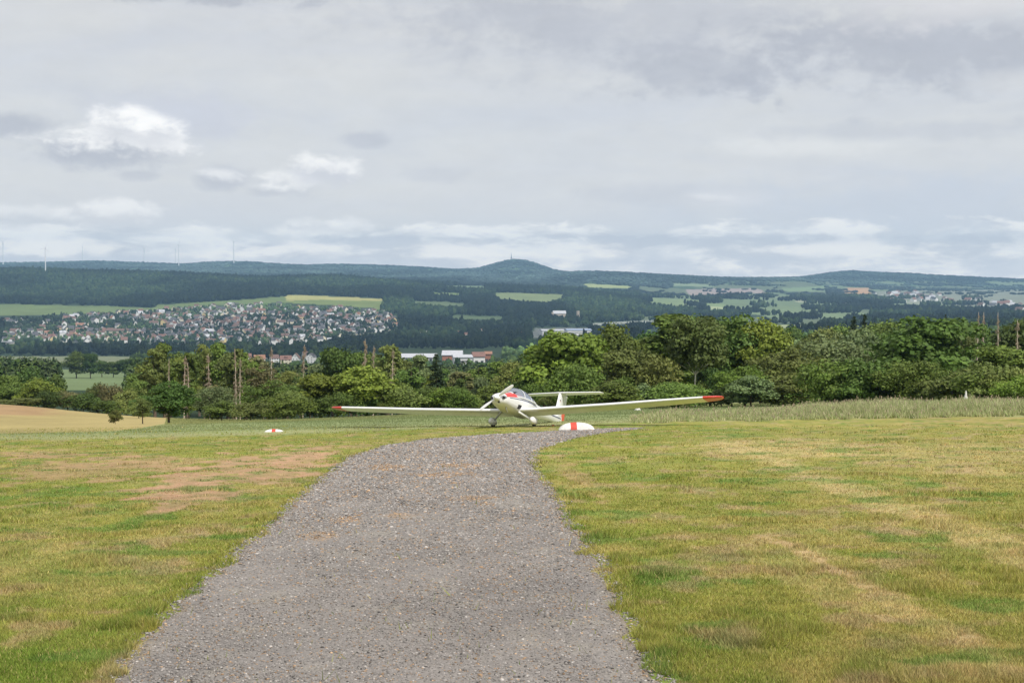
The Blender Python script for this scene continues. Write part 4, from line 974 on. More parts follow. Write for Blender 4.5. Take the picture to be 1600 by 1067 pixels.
for i, ((a_, b_), Y) in enumerate(zip(pts, yy_)):
    wall = hrr.choices(['white', 'cream', 'grey', 'yellow'], [11, 2.0, 1.2, .7])[0]; roof = hrr.choices(['red', 'brown', 'dark', 'orange', 'pale'], [2, 5, 6.5, .3, .8])[0]
    base = math.sin(a_ / 70) * .5 + (0 if b_ > 505 else .4); rz = base + (math.pi / 2 if hrr.random() < .5 else 0) + hrr.uniform(-.15, .15); k = hrr.choice([0, 0, 1, 2, 2, 3, 4])
    xs = 'left' if a_ < 210 else 'middle' if a_ < 420 else 'right'; ysn = 'upper edge' if b_ < 497 else 'centre' if b_ < 515 else 'lower edge'
    kn = ['gabled', 'dormered', 'small steep roofed', 'long', 'tall'][k]
    if i < 290:
        ho = house(a_, b_, float(Y), k, wall, roof, rz, f'{kn} {wall} house with {RN[roof]} roof, {xs} {ysn} of the hillside town', f'{kn} {wall} houses with {RN[roof]} roofs in the {xs} {ysn} of the town', hrr.uniform(.95, 1.25), win=False); HOUSES.append((ho, a_))
    else: extraV.append((a_, Y, k, wall, roof, rz))
# the remaining houses far up the slope as one mass
mm = MB(); mats_ = list(WALLS.values()) + list(ROOFS.values()); wn = list(WALLS); rn = list(ROOFS)
for a_, Y, k, wall, roof, rz in extraV:
    X = (a_ - 800) / F * Y; M4 = Matrix.Translation((X, Y, Hs(X, Y))) @ Matrix.Rotation(rz, 4, 'Z') @ Matrix.Scale(1.2, 4)
    for j, mi in ((0, wn.index(wall)), (1, len(wn) + rn.index(roof))):
        me = HP[k][j]; mm.add([M4 @ v.co for v in me.vertices], [tuple(p.vertices) for p in me.polygons], mi)
if extraV: tag(mm.build('far_houses', mats_), 'remaining small houses higher up the hillside town', 'houses', kind='stuff')
order_labels(HOUSES)
for ho, _ in HOUSES:
    if len(ho['label'].split()) > 16: ho['label'] = ho['label'].replace(' of the hillside town', ' of town')
# nearer houses and halls in the valley gaps
GN = 'nearer houses seen between the dead spruces'
for i, (px, row, k, wl, rf, rz, sc, lb) in enumerate([(384, 566, 1, 'white', 'red', .3, 1, 'leftmost red roofed nearer house'), (396, 560, 0, 'white', 'red', 1.3, 1, 'white gabled nearer house second from the left'), (405, 569, 1, 'cream', 'orange', .2, 1, 'cream nearer house with orange roof'),
        (414, 562, 4, 'white', 'red', 1.4, 1, 'tall white nearer house left of the thin dead spruce'), (428, 568, 0, 'white', 'brown', .4, 1, 'white nearer house right of the thin dead spruce'), (436, 561, 2, 'white', 'dark', 1.5, 1.1, 'steep dark roofed nearer house'),
        (446, 570, 1, 'cream', 'red', .2, 1, 'cream nearer house with red roof'), (462, 565, 2, 'white', 'red', 1.5, 1.2, 'white steep gable facing the airfield left of the brown dead spruce'), (478, 562, 0, 'white', 'brown', .5, 1, 'white house behind the brown dead spruce'), (486, 569, 4, 'white', 'dark', 1.4, 1, 'rightmost of the nearer houses with a dark roof'),
        (654, 573, 2, 'white', 'dark', 1.5, 1.2, 'lone white gable left of the dark conifer')]):
    house(px, row, float(ground_Y([px], [row - 2], 1000, 2600)[0]), k, wl, 'brown' if rf == 'red' and i % 2 else rf, rz, lb + (' below the town' if i < 10 else ''), GN, sc * 1.0)
def hall(name, px0, px1, rowb, Y, hh, dep, wall, roof, label, cat, rz=0.0, pitch=1.2, bands=0, group=None):
    X0, X1 = (px0 - 800) / F * Y, (px1 - 800) / F * Y; w = X1 - X0; X = (X0 + X1) / 2; zg = Hs(X, Y)
    o = bpy.data.objects.new(name, None); COL.objects.link(o); o.location = (X, Y, zg); o.rotation_euler = (0, 0, rz)
    a = MB(); a.box((0, 0, hh / 2 - 3), (w, dep, hh + 6)); a.build('wall', WALLS[wall], o)
    r = MB(); r.loft([[(-w / 2 - 1, -dep / 2 - 1, hh), (-w / 2 - 1, -dep / 2 - 1, hh + .6), (-w / 2 - 1, 0, hh + pitch + .6), (-w / 2 - 1, dep / 2 + 1, hh + .6), (-w / 2 - 1, dep / 2 + 1, hh)],
                     [(w / 2 + 1, -dep / 2 - 1, hh), (w / 2 + 1, -dep / 2 - 1, hh + .6), (w / 2 + 1, 0, hh + pitch + .6), (w / 2 + 1, dep / 2 + 1, hh + .6), (w / 2 + 1, dep / 2 + 1, hh)]], 0, True, False)
    r.build('roof', ROOFS[roof], o)
    g_ = MB()
    for i in range(bands): g_.box((0, -dep / 2 - .03, hh * (i + .6) / max(bands, 1) * .9), (w * .92, .1, 1.2))
    nd = max(2, int(w / 14))
    for i in range(nd): g_.box((-w / 2 + w * (i + .5) / nd, -dep / 2 - .04, 1.8), (3.2, .12, 3.4))
    g_.build('window_band', M_win, o); tag(o, label, cat, group); return o
hall('industrial_hall', 628, 682, 552, 1900, 5, 45, 'grey', 'pale', 'long low pale hall left of the white and red halls', 'hall', .05, 4)
hall('industrial_hall', 692, 722, 556, 1850, 8, 40, 'brick', 'pale', 'reddish hall with a white roof in the valley gap', 'hall', 0, 5)
hall('industrial_hall', 708, 736, 568, 1640, 9, 40, 'white', 'pale', 'big white hall in front of the reddish hall', 'hall', .1, 2, 1)
hall('industrial_hall', 738, 756, 566, 1680, 8, 16, 'white', 'red', 'red roofed building right of the big white hall', 'building', .2, 5)
hall('industrial_hall', 758, 768, 562, 1750, 9, 14, 'brick', 'orange', 'orange brown building at the right end of the halls', 'building', 0, 3)
hall('industrial_hall', 845, 900, 515, 3060, 9, 60, 'white', 'pale', 'long white factory hall above the sunlit round tree', 'hall', .1, 2, 1)
hall('industrial_hall', 884, 922, 517, 3000, 11, 50, 'white', 'blue', 'blue grey factory hall right of the long white one', 'hall', .1, 2, 1)
hall('industrial_hall', 824, 844, 534, 2500, 7, 30, 'cream', 'pale', 'pale hall above the light olive tree', 'hall', .1, 3)
hall('apartment_block', -6, 19, 536, 2750, 14, 14, 'grey', 'pale', 'pale grey block at the left edge below the town', 'building', 0, .5, 4)
hall('school_building', 165, 200, 512, 3320, 8, 16, 'cream', 'brown', 'long cream building in the left middle of the town', 'building', .1, 4, 2)
hall('school_building', 285, 322, 508, 3420, 8, 16, 'white', 'dark', 'long white row building in the middle of the town', 'building', .1, 4, 2)
hall('barn', 512, 552, 532, 2950, 6, 20, 'white', 'pale', 'pale long hall at the lower right edge of the town', 'hall', .15, 3)
hall('barn', 205, 222, 529, 2900, 5, 14, 'white', 'pale', 'low white hall at the lower edge of the town', 'hall', .1, 2)
hall('barn', 1304, 1326, 470, 5600, 8, 30, 'white', 'pale', 'pale farm building in the right valley', 'building', .1, 3)
tank = bpy.data.objects.new('storage_tank', None); COL.objects.link(tank); tX = (15 - 800) / F * 2950; tank.location = (tX, 2950, Hs(tX, 2950))
m_ = MB(); m_.tube([(0, 0, -2), (0, 0, 9)], 4.5, 20); m_.build('tank_wall', WALLS['white'], tank)
m_ = MB(); m_.loft([[(math.cos(a) * 4.7 * s, math.sin(a) * 4.7 * s, 9 + z) for a in [i * .314159 for i in range(20)]] for s, z in ((1, .01), (1, .5), (.6, 1.6), (.1, 2.1))]); m_.build('tank_roof', ROOFS['pale'], tank); tag(tank, 'white round tank left of the town', 'tank')
# small strip of houses right of the town and the far village
STRIP = []
for i in range(22):
    px = 632 + i * 8.6 + hrr.uniform(-2, 2); row = 524 + hrr.uniform(-3, 3); Y = float(ground_Y([px], [row], 2300, 4000)[0])
    wl = hrr.choice(['white', 'white', 'cream']); rf = hrr.choice(['brown', 'dark', 'red'])
    STRIP.append((house(px, row, Y, hrr.choice([0, 1, 2]), wl, rf, hrr.uniform(0, 3), f'small {wl} house with {rf} roof in the loose strip right of the town', 'houses of the loose strip right of the town', hrr.uniform(.8, 1.1), win=False), px))
for i in range(70):
    px = hrr.gauss(1425, 26) if i < 52 else hrr.uniform(1470, 1600); row = 463 + (px - 1400) * .07 + hrr.gauss(0, 3.2) + (4 if px > 1470 else 0)
    Y = float(ground_Y([px], [row], 4500, 10000)[0]); rf = hrr.choice(['red', 'brown', 'dark', 'pale']); part_ = 'left' if px < 1415 else 'middle' if px < 1450 else 'right' if px < 1475 else 'outlying'
    house(px, row, Y, hrr.choice([0, 3, 1]), 'white', rf, hrr.uniform(0, 3), f'tiny white house with {rf} roof, {part_} part of the far village in the right valley', f'{rf} roofed houses, {part_} part of the far village', hrr.uniform(1.2, 2.0), win=False)
order_labels(STRIP)
# castle on the wooded spur
M_castle = mat('castle_stone', (.42, .36, .30), rough=.95, var=[(.3, .2)])
cX = (884 - 800) / F * 3900; cs = bpy.data.objects.new('castle', None); COL.objects.link(cs); cs.location = (cX, 3900, Hs(cX, 3900) + 6); cs.rotation_euler = (0, 0, .15)
m_ = MB(); m_.box((-18, 0, 2), (34, 14, 22)); m_.box((22, 4, -1), (40, 10, 14)); m_.box((4, -6, -3), (70, 2, 12)); m_.build('castle_wall', M_castle, cs)
m_ = MB(); m_.loft([[(-36, -8, 13.02), (-36, 8, 13.02), (-36, 0, 21)], [(0, -8, 13.02), (0, 8, 13.02), (0, 0, 21)]], 0, True, False); m_.build('roof', ROOFS['pale'], cs)
m_ = MB(); m_.tube([(34, 0, -8), (34, 0, 20)], 4.5, 12); m_.tube([(-38, -4, -8), (-38, -4, 17)], 3.5, 12); m_.build('tower', M_castle, cs)
tag(cs, 'pale stone castle on the wooded spur above the factory halls', 'castle')
# wind turbines on the ridge
M_turb = mat('turbine_white', (.75, .76, .78), rough=.5)
def turbine(px, hub, Y, R_, ang, label):
    X = (px - 800) / F * Y; zg = Hs(X, Y); _, _, zh = at(px, hub, Y); h = float(zh) - zg
    o = bpy.data.objects.new('wind_turbine', None); COL.objects.link(o); o.location = (X, Y, zg); s = R_ / 55.0; o.rotation_euler = (0, 0, .5)
    m = MB(); m.tube([(0, 0, -8), (0, 0, h)], [4.2 * s, 2.4 * s], 14); m.build('tower', M_turb, o)
    m = MB(); m.box((0, 1.5 * s, h + 1.2 * s), (4.5 * s, 13 * s, 4.5 * s)); m.build('nacelle', M_turb, o)
    m = MB(); m.tube([(0, -5.02 * s, h + 1.2 * s), (0, -7 * s, h + 1.2 * s), (0, -8.5 * s, h + 1.2 * s)], [2.2 * s, 2 * s, .4 * s], 12); hub_ = m.build('hub', M_turb, o)
    for i in range(3):
        a = ang + i * 2.0944; d = Vector((math.sin(a), 0, math.cos(a))); c = Vector((0, -6.6 * s, h + 1.2 * s)); m = MB()
        m.tube([c + d * t * R_ for t in (.02, .12, .22, .6, 1.0)], [1.1 * s, 1.2 * s, 2.3 * s, 1.5 * s, .5 * s], 8, sy=.45); m.build('blade', M_turb, o)
    tag(o, label, 'wind turbine', 'wind turbines along the left ridge')
turbine(72, 388, 5900, 34, .3, 'nearest white wind turbine standing on the dark forest crest')
turbine(6, 378, 10800, 52, .9, 'tall wind turbine at the left frame edge')
turbine(280, 383, 10800, 50, .2, 'wind turbine above the middle of the left ridge')
turbine(366, 378, 10800, 54, 1.2, 'wind turbine on the right end of the left ridge')
turbine(275, 389, 12300, 42, .7, 'small faint wind turbine right beside the middle one')
turbine(226, 388, 12300, 42, 1.0, 'small faint wind turbine left of the middle one')
turbine(130, 386, 12300, 42, .1, 'small faint wind turbine right of the nearest one')
# mast on the cone-shaped hill
mX = (799 - 800) / F * 12000; m_ = MB(); m_.tube([(0, 0, -10), (0, 0, 38), (0, 0, 40), (0, 0, 62)], [5, 4, 2.2, 1], 10); m_.tube([(0, 0, 22), (0, 0, 27)], 8, 12)
o_ = m_.build('radio_mast', mat('mast_grey', (.3, .3, .32))); o_.location = (mX, 12000, Hs(mX, 12000)); tag(o_, 'thin radio mast on top of the cone shaped hill', 'mast')

# ------------------------------------------------------------------ the motor glider (x forward, y its left wing, z up)
M_white = mat('gelcoat_white', (.81, .81, .81), rough=.28, var=[(3, .03)], coat=.3)
M_red = mat('paint_red', (.62, .045, .035), rough=.35, coat=.2)
M_dred = mat('paint_orange_red', (.66, .12, .06), rough=.4)
M_blue = mat('stripe_blue', (.07, .08, .16), rough=.4)
M_black = mat('black_rubber', (.02, .02, .02), rough=.8)
M_dark = mat('dark_opening', (.015, .015, .017), rough=.7)
M_seat = mat('cockpit_interior', (.10, .10, .11), rough=.9)
M_metal_shade = mat('grey_metal_shade', (.45, .45, .46), rough=.4, metal=.7)  # bare metal parts, plus the shade painted onto the right leg
M_gold = mat('flag_gold', (.8, .55, .05), rough=.5)
def glassmat():
    m = bpy.data.materials.new('canopy_glass'); m.use_nodes = True; t = m.node_tree; t.nodes.clear(); q = G(t)
    tr = q.n('ShaderNodeBsdfTransparent'); tr.inputs[0].default_value = (.56, .58, .58, 1); gl = q.n('ShaderNodeBsdfGlossy'); gl.inputs['Roughness'].default_value = .04; gl.inputs[0].default_value = (.9, .93, 1, 1)
    fr = q.n('ShaderNodeFresnel'); fr.inputs[0].default_value = 1.5
    mx = q.n('ShaderNodeMixShader'); q.put(mx.inputs[0], q.m('ADD', q.m('MULTIPLY', fr.outputs[0], .6), .02, clamp=True)); t.links.new(tr.outputs[0], mx.inputs[1]); t.links.new(gl.outputs[0], mx.inputs[2])
    o = q.n('ShaderNodeOutputMaterial'); t.links.new(mx.outputs[0], o.inputs[0]); return m
M_glass = glassmat()
YP = 56.2; XS = 1.09; XP = (802 - 800) / F * YP
PITCH, YAW = 9.0, 20.5
pl = bpy.data.objects.new('motor_glider', None); COL.objects.link(pl)
nx = (Hs(XP - 1, YP) - Hs(XP + 1, YP)) / 2; ny = (Hs(XP, YP - 1) - Hs(XP, YP + 1)) / 2
up = Vector((nx, ny, 1)).normalized()
fw = Vector((-math.sin(R(YAW)), -math.cos(R(YAW)), 0)); fw = (fw - up * fw.dot(up)).normalized(); lf = up.cross(fw)
B = Matrix((fw, lf, up)).transposed().to_4x4()
pl.matrix_world = Matrix.Translation((XP, YP, Hs(XP, YP))) @ B @ Matrix.Rotation(R(.75), 4, 'X') @ Matrix.Rotation(R(-PITCH), 4, 'Y') @ Matrix.Diagonal((XS, 1, 1, 1))
tag(pl, 'white low wing motor glider with red wing tips and a T tail beyond the track', 'airplane')
FS = [(1.62, .19, .12, .14, .915, 2.2), (1.60, .28, .165, .19, .912, 2.4), (1.5, .345, .20, .25, .91, 2.5), (1.2, .41, .27, .34, .92, 2.5), (.8, .47, .335, .42, .93, 2.5), (.3, .53, .37, .46, .94, 2.5),
      (-.3, .53, .38, .48, .95, 2.5), (-.9, .48, .38, .50, .95, 2.4), (-1.5, .38, .34, .42, .95, 2.3), (-2.2, .28, .26, .33, .96, 2.2), (-3.0, .21, .22, .26, .97, 2.1), (-4.0, .15, .20, .22, .98, 2), (-4.8, .085, .19, .20, 1.00, 2), (-5.32, .04, .18, .19, 1.01, 2)]
def fs_at(x):
    xs = [s[0] for s in FS][::-1]
    return [float(np.interp(x, xs, [s[i] for s in FS][::-1])) for i in range(1, 6)]
def ring(x, n=28, grow=0.0, a0=0, a1=2 * math.pi, closed=True):
    w, ht, hb, zc, e = fs_at(x); out = []
    for i in range(n):
        a = a0 + (a1 - a0) * (i / n if closed else i / (n - 1)); c, s_ = math.cos(a), math.sin(a); h = ht if s_ > 0 else hb
        out.append(Vector((x, math.copysign(abs(c) ** (2 / e), c) * (w * .94 + grow), zc + math.copysign(abs(s_) ** (2 / e), s_) * (h + grow))))
    return out
m = MB(); m.loft([ring(x) for x in [s[0] for s in FS[:1]] + list(np.linspace(1.6, -5.32, 58))]); fus = m.build('fuselage', M_white, pl)
def skin_patch(name, f, xs, mt, grow=.006, side=(1,)):
    """strip hugging the hull; f(x)->(a_lo,a_hi) angles in degrees for the left side"""
    mb = MB()
    for sd in side:
        rings = []
        for x in xs:
            lo, hi = f(x)
            if sd < 0: lo, hi = 180 - lo, 180 - hi
            rings.append(ring(x, 7, grow, R(lo), R(hi), False))
        mb.loft(rings, 0, False, True, False)
    return mb.build(name, mt, fus)
skin_patch('red_panel', lambda x: (12 + 6 * (1.35 - x), 66 - 14 * max(0, (x - .9))), np.linspace(1.48, .12, 14), M_red, side=(1, -1))
skin_patch('blue_stripe', lambda x: (4 + 1.5 * (1.3 - x), 8 + 1.5 * (1.3 - x)), np.linspace(1.3, -1.6, 30), M_blue, side=(1, -1))
skin_patch('blue_stripe', lambda x: (2, 16), np.linspace(-2.4, -5.2, 20), M_blue, side=(1, -1))
# vent on the left flank, intakes in the nose
skin_patch('side_vent', lambda x: (-38, -14), np.linspace(.62, .36, 5), M_dark, .008)
for s_ in (-1, 1):
    mb = MB(); mb.tube([(1.50, s_ * .245, .915), (1.635, s_ * .245, .915)], [.055, .055], 14); mb.build('air_intake', M_dark, fus)
mb = MB(); mb.tube([(1.45, .05, .76), (1.634, .05, .76)], .045, 12); mb.build('air_intake', M_dark, fus)
mb = MB(); mb.tube([(1.2, .17, .60), (1.18, .18, .50), (1.08, .18, .44)], .028, 8); mb.build('exhaust_pipe', M_metal_shade, fus)
mb = MB(); mb.loft([[Vector((x, r_ * math.cos(a), .91 + r_ * math.sin(a))) for a in [i * math.pi / 9 for i in range(18)]] for x, r_ in [(1.60, .135), (1.70, .13), (1.80, .10), (1.87, .06), (1.90, .015)]]); sp = mb.build('spinner', M_white, pl)
# two-bladed propeller at rest
prop = bpy.data.objects.new('propeller', None); COL.objects.link(prop); prop.parent = pl; prop.location = (1.74, 0, .91)
for sg in (0, math.pi):
    mb = MB(); ang = R(34) + sg; d = Vector((0, math.cos(ang), math.sin(ang))); n_ = Vector((0, -math.sin(ang), math.cos(ang))); rings = []
    for t, c_, tw in [(.10, .07, 60), (.2, .10, 48), (.35, .145, 36), (.5, .15, 28), (.65, .135, 22), (.78, .10, 18), (.82, .05, 16)]:
        cc_ = n_ * math.cos(R(tw)) + Vector((1, 0, 0)) * math.sin(R(tw)); tt_ = d.cross(cc_)
        rings.append([d * t + cc_ * (c_ / 2 * math.cos(q)) + tt_ * (.011 * math.sin(q)) for q in [i * math.pi / 6 for i in range(12)]])
    mb.loft(rings); mb.build('blade', M_white, prop)
# canopy bubble
CX = np.linspace(.86, -1.55, 24)
def ctop(x): return float(np.interp(x, [-1.55, -1.2, -.7, -.2, .2, .5, .7, .86], [.33, .41, .53, .59, .58, .50, .40, .335]))
def cring(x, n=17, g=0.0):
    w, ht, hb, zc, e = fs_at(x); z0 = zc + .13; hh = ctop(x) - .13 + g; w2 = (w * .93 + g) * (1 if x < .5 else 1 - (x - .5) * .55); out = []
    for i in range(n):
        a = math.pi * i / (n - 1); c, s_ = math.cos(a), math.sin(a)
        out.append(Vector((x, math.copysign(abs(c) ** (2 / 2.5), c) * w2, z0 + abs(s_) ** (2 / 2.2) * hh)))
    return out
mb = MB(); mb.loft([cring(x) for x in CX if x > -1.16], 0, False, True, False); can = mb.build('canopy', M_glass, pl)
mb = MB(); mb.loft([cring(x, g=.006) for x in list(np.linspace(-1.12, -1.55, 6))], 0, True, True, False); mb.build('turtle_deck', M_white, fus)
def hoop(x0, x1, tilt=0.0):
    mb_ = MB(); a = cring(x0, 21, .010); b = cring(x1, 21, .010)
    for i in range(20): pass
    mb_.loft([a, b], 0, False, True, False); return mb_
for x0, x1 in ((.10, .02), (-.66, -.73), (-1.10, -1.17), (.88, .80)):
    hoop(x0, x1).build('canopy_frame', M_white, can)
for s_ in (-1, 1):
    mb = MB(); pts_ = [(x, s_ * (abs(cring(x)[0].y) + .008), cring(x)[0].z + .03) for x in np.linspace(.84, -1.3, 16)]; mb.tube(pts_, .03, 6); mb.build('canopy_frame', M_white, can)
# dark cockpit floor hides the hull top, seats and panel
mb = MB(); mb.loft([[Vector((x, y_ * fs_at(x)[0] * .93, fs_at(x)[3] + fs_at(x)[1] + .008 + .0 * y_)) for y_ in (-.8, -.4, 0, .4, .8)] for x in np.linspace(.72, -1.1, 10)], 0, False, False, False); mb.build('cockpit_floor', M_seat, pl)
for s_ in (-1, 1):
    mb = MB(); mb.box((-.42, s_ * .23, 1.33), (.10, .34, .14), rot=Matrix.Rotation(R(-15), 3, 'Y')); mb.box((-.46, s_ * .22, 1.42), (.08, .18, .08)); mb.build('seat', M_seat, pl)
mb = MB(); mb.box((.42, 0, 1.325), (.14, .56, .08)); mb.build('instrument_panel', M_dark, pl)
# wings
def foil(c, t, n=13):
    xs_ = [.5 * (1 - math.cos(math.pi * i / (n - 1))) for i in range(n)]
    th = lambda u: 5 * t * (.2969 * math.sqrt(u) - .126 * u - .3516 * u ** 2 + .2843 * u ** 3 - .1036 * u ** 4)
    up_ = [(-u * c, th(u) * c * 1.15 + .02 * c * math.sin(math.pi * u)) for u in xs_]; lo_ = [(-u * c, -th(u) * c * .75 + .02 * c * math.sin(math.pi * u)) for u in xs_][::-1]
    return up_ + lo_[1:-1]
def wsec(y, s_, xle, c, z, t=.155, inc=3.0):
    ci, si = math.cos(R(inc)), math.sin(R(inc)); return [Vector((xle + a * ci, s_ * y, z + b - a * (-si) * -1 * -1)) if False else Vector((xle + a * ci, s_ * y, z + b + a * si)) for a, b in foil(c, t)]
WL = [(.30, .42, 1.32, .60), (1.0, .36, 1.27, .625), (4.0, .24, 1.12, .755), (6.2, .15, .98, .875), (7.65, .06, .84, .955)]
TIP = [(7.65, .06, .84, .955), (7.9, .02, .78, .972), (8.1, -.06, .68, .990), (8.25, -.18, .52, 1.01), (8.32, -.32, .30, 1.03)]
def winglerp(W_, y): return [float(np.interp(y, [w[0] for w in W_], [w[i] for w in W_])) for i in (1, 2, 3)]
for s_ in (1, -1):
    mb = MB(); mb.loft([wsec(y, s_, *winglerp(WL, y)) for y in np.linspace(.30, 7.65, 26)]); wg = mb.build('wing', M_white, pl)
    mb = MB(); mb.loft([wsec(y, s_, *winglerp(TIP, y)) for y in np.linspace(7.652, 8.32, 9)]); mb.build('wing_tip', M_red, wg)
    mb = MB()                                  # aileron gap and airbrake slot lines
    for y0, y1, f0 in ((4.6, 7.5, .76),):
        for k_ in range(12):
            ya_, yb_ = y0 + (y1 - y0) * k_ / 12, y0 + (y1 - y0) * (k_ + 1) / 12; a_ = winglerp(WL, ya_); b_ = winglerp(WL, yb_)
            for q in (0,):
                pa = Vector((a_[0] - a_[1] * f0, s_ * ya_, a_[2] + .055 * a_[1] - a_[1] * f0 * .052)); pb = Vector((b_[0] - b_[1] * f0, s_ * yb_, b_[2] + .055 * b_[1] - b_[1] * f0 * .052)); mb.tube([pa, pb], .006, 4)
    mb.build('aileron_gap', M_dark, wg)
# fin, rudder, tailplane
def vsec(z, xle, c, t=.12): return [Vector((xle + a, b, z)) for a, b in foil(c, t)]
FN = [(1.05, -4.15, 1.22), (1.22, -4.50, .93), (1.6, -4.78, .84), (2.14, -5.06, .74)]
mb = MB(); mb.loft([vsec(z, float(np.interp(z, [f[0] for f in FN], [f[1] for f in FN])), float(np.interp(z, [f[0] for f in FN], [f[2] for f in FN]))) for z in np.linspace(1.05, 2.14, 12)]); fin = mb.build('fin', M_white, pl)
RD = [(.84, -5.30, .42), (1.2, -5.36, .44), (1.7, -5.55, .42), (2.15, -5.74, .38)]
mb = MB(); mb.loft([[Vector((x + .02, y_ * .62, z_)) for x, y_, z_ in [tuple(v) for v in vsec(z, float(np.interp(z, [f[0] for f in RD], [f[1] for f in RD])), float(np.interp(z, [f[0] for f in RD], [f[2] for f in RD])), .10)]] for z in np.linspace(1.34, 2.15, 9)]); mb.build('rudder', M_white, pl)
mb = MB(); mb.loft([[Vector((x + .02, y_ * .62, z_)) for x, y_, z_ in [tuple(v) for v in vsec(z, float(np.interp(z, [f[0] for f in RD], [f[1] for f in RD])), float(np.interp(z, [f[0] for f in RD], [f[2] for f in RD])), .10)]] for z in np.linspace(.84, 1.338, 5)]); mb.build('rudder_foot', M_dred, pl)
for s_ in (1,):
    for k_, mt_ in enumerate((M_black, M_red, M_gold)):
        mb = MB(); mb.box((-5.12, .056, 1.82 - k_ * .06), (.20, .02, .06)); mb.build('flag', mt_, fin)
def hsec(y, xle, c, z): return [Vector((xle + a, y, z + b)) for a, b in foil(c, .11)]
mb = MB(); mb.loft([hsec(y, -5.14 - abs(y) * .10, .80 - abs(y) * .14, 2.175) for y in np.linspace(-1.72, 1.72, 15)]); mb.build('tailplane', M_white, pl)
mb = MB()
for y_ in (-1.72, 1.72): mb.loft([hsec(math.copysign(abs(y_) + d_, y_), -5.31 - d_ * 1.2, .56 - d_ * 3, 2.175) for d_ in (0.001, .05, .1, .14)])
mb.build('tailplane_tip', M_white, pl)
# landing gear
for s_ in (1, -1):
    gl_ = MB(); gl_.tube([(.38, s_ * .36, .55), (.20, s_ * .62, .38), (.03, s_ * .84, .22)], [.036, .03, .027], 8, sy=1.5); leg = gl_.build('landing_leg', M_white if s_ > 0 else M_metal_shade, pl)  # right leg gets the grey to paint in its shade
    mb = MB(); prof = [(.36, .02), (.33, .08), (.23, .14), (.07, .165), (-.10, .15), (-.26, .10), (-.40, .04), (-.45, .01)]
    mb.loft([[Vector((x / XS, s_ * .87 + r_ * .8 * math.cos(a), .225 + r_ * math.sin(a))) for a in [i * math.pi / 8 for i in range(16)]] for x, r_ in prof]); mb.build('wheel_fairing', M_white, leg)
    mb = MB(); mb.loft([[Vector((q_r * math.cos(a) / XS, s_ * .87 + yo, .16 + q_r * math.sin(a))) for a in [i * math.pi / 12 for i in range(24)]] for yo, q_r in ((-.055, .12), (-.045, .15), (-.02, .16), (.02, .16), (.045, .15), (.055, .12))]); mb.build('wheel', M_black, leg)
mb = MB(); mb.tube([(-5.2, 0, .9), (-5.4, 0, .78)], .02, 6); tl = mb.build('tail_strut', M_metal_shade, pl)
mb = MB(); mb.tube([(-5.42, -.03, .77), (-5.42, .03, .77)], .085, 16); mb.build('tail_wheel', M_black, tl)
mb = MB(); mb.tube([(-1.5, 0, 1.36), (-1.62, 0, 1.62)], .006, 5); mb.build('antenna', M_black, pl)

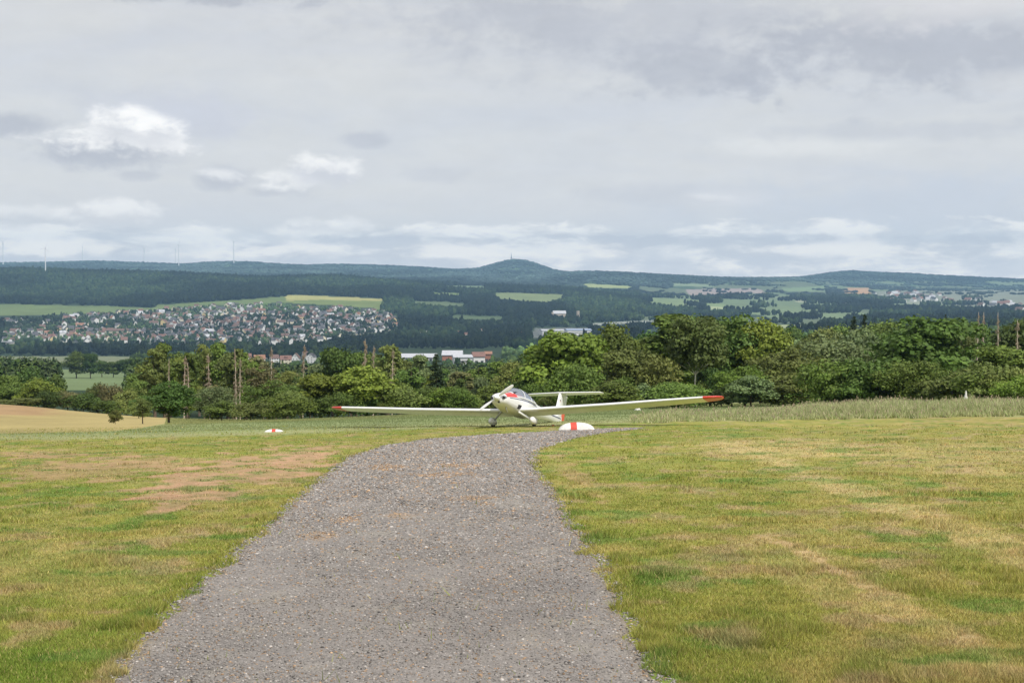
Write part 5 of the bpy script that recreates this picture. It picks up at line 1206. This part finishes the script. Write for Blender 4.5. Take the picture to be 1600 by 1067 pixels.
# ------------------------------------------------------------------ airfield markers
M_mw = mat('marker_white', (.72, .70, .67), rough=.7, var=[(8, .14), (2, .12)]); M_mr = mat('marker_red', (.60, .07, .045), rough=.65, var=[(8, .1)])
def marker(px, row, Lm, wm, hm, rz, label, flatr=1.0, band=(.30, .50)):
    Y, t = nearY(px, row); Y = float(Y); X = float(t) * Y
    o = bpy.data.objects.new('runway_marker', None); COL.objects.link(o); o.location = (X, Y, Hs(X, Y) - .01); o.rotation_euler = (0, 0, rz)
    def rr_(u, g=0.0):
        e = abs(2 * u - 1); s = max(0.02, (1 - e ** 2.3)) ** .55 if e < .999 else .05
        return [Vector(((u - .5) * Lm, math.cos(a) * (wm / 2 * (.55 + .45 * s) * (1 if s > .06 else .4) + g), math.sin(a) ** .9 * (hm * s + g))) for a in [math.pi * i / 14 for i in range(15)]]
    mb = MB(); mb.loft([rr_(u) for u in np.linspace(.004, .996, 34)], 0, True, True, False); mb.build('shell', M_mw, o)
    if band: mb = MB(); mb.loft([rr_(u, .004) for u in np.linspace(band[0], band[1], 6)], 0, False, True, False); mb.build('red_band', M_mr, o)
    tag(o, label, 'runway marker'); return o
marker(901, 670.5, 1.34, .60, .29, .05, 'white rounded runway marker with a red band beside the aircraft tail', band=(.32, .49))
marker(428, 674.5, .74, .5, .11, .1, 'flat white and red runway marker alone in the grass left of the aircraft', band=(.40, .60))
marker(865, 665.5, .20, .14, .05, .2, 'tiny orange and white marker block under the aircraft tail', band=(.1, .55))
def cone(px, Y, hc, r_, label):
    X = (px - 800) / F * Y; o = bpy.data.objects.new('marker_cone', None); COL.objects.link(o); o.location = (X, Y, Hs(X, Y))
    mb = MB(); mb.loft([[Vector((q * math.cos(a), q * math.sin(a), z)) for a in [i * math.pi / 10 for i in range(20)]] for q, z in [(r_, .03), (r_ * .55, hc * .5), (r_ * .08, hc)]]); mb.build('cone_body', M_mw, o)
    mb = MB(); mb.box((0, 0, .015), (r_ * 2.3, r_ * 2.3, .03)); mb.build('base', M_mw, o); tag(o, label, 'marker cone')
cone(1511, 80, .95, .20, 'white marker cone poking out of the tall grass at the right')
cone(997, 112, .75, .22, 'small white marker cone beyond the right wing')

# ------------------------------------------------------------------ haze: the valley's air
hm_ = bpy.data.materials.new('haze'); hm_.use_nodes = True; t_ = hm_.node_tree; t_.nodes.clear(); q_ = G(t_)
pv = q_.n('ShaderNodeVolumePrincipled'); pv.inputs['Color'].default_value = (.42, .70, 1.0, 1); pv.inputs['Density'].default_value = 5.8e-5; pv.inputs['Anisotropy'].default_value = 0.0
om_ = q_.n('ShaderNodeOutputMaterial'); t_.links.new(pv.outputs[0], om_.inputs['Volume'])
zmin = float(gz.min()) - 1.0; mb = MB(); ztop = 420.0
mb.box((0, 0, (zmin + ztop) / 2), (26400, 26400, ztop - zmin)); hz = mb.build('haze', hm_); tag(hz, 'thin pale blue haze over the valley', 'haze', kind='stuff')
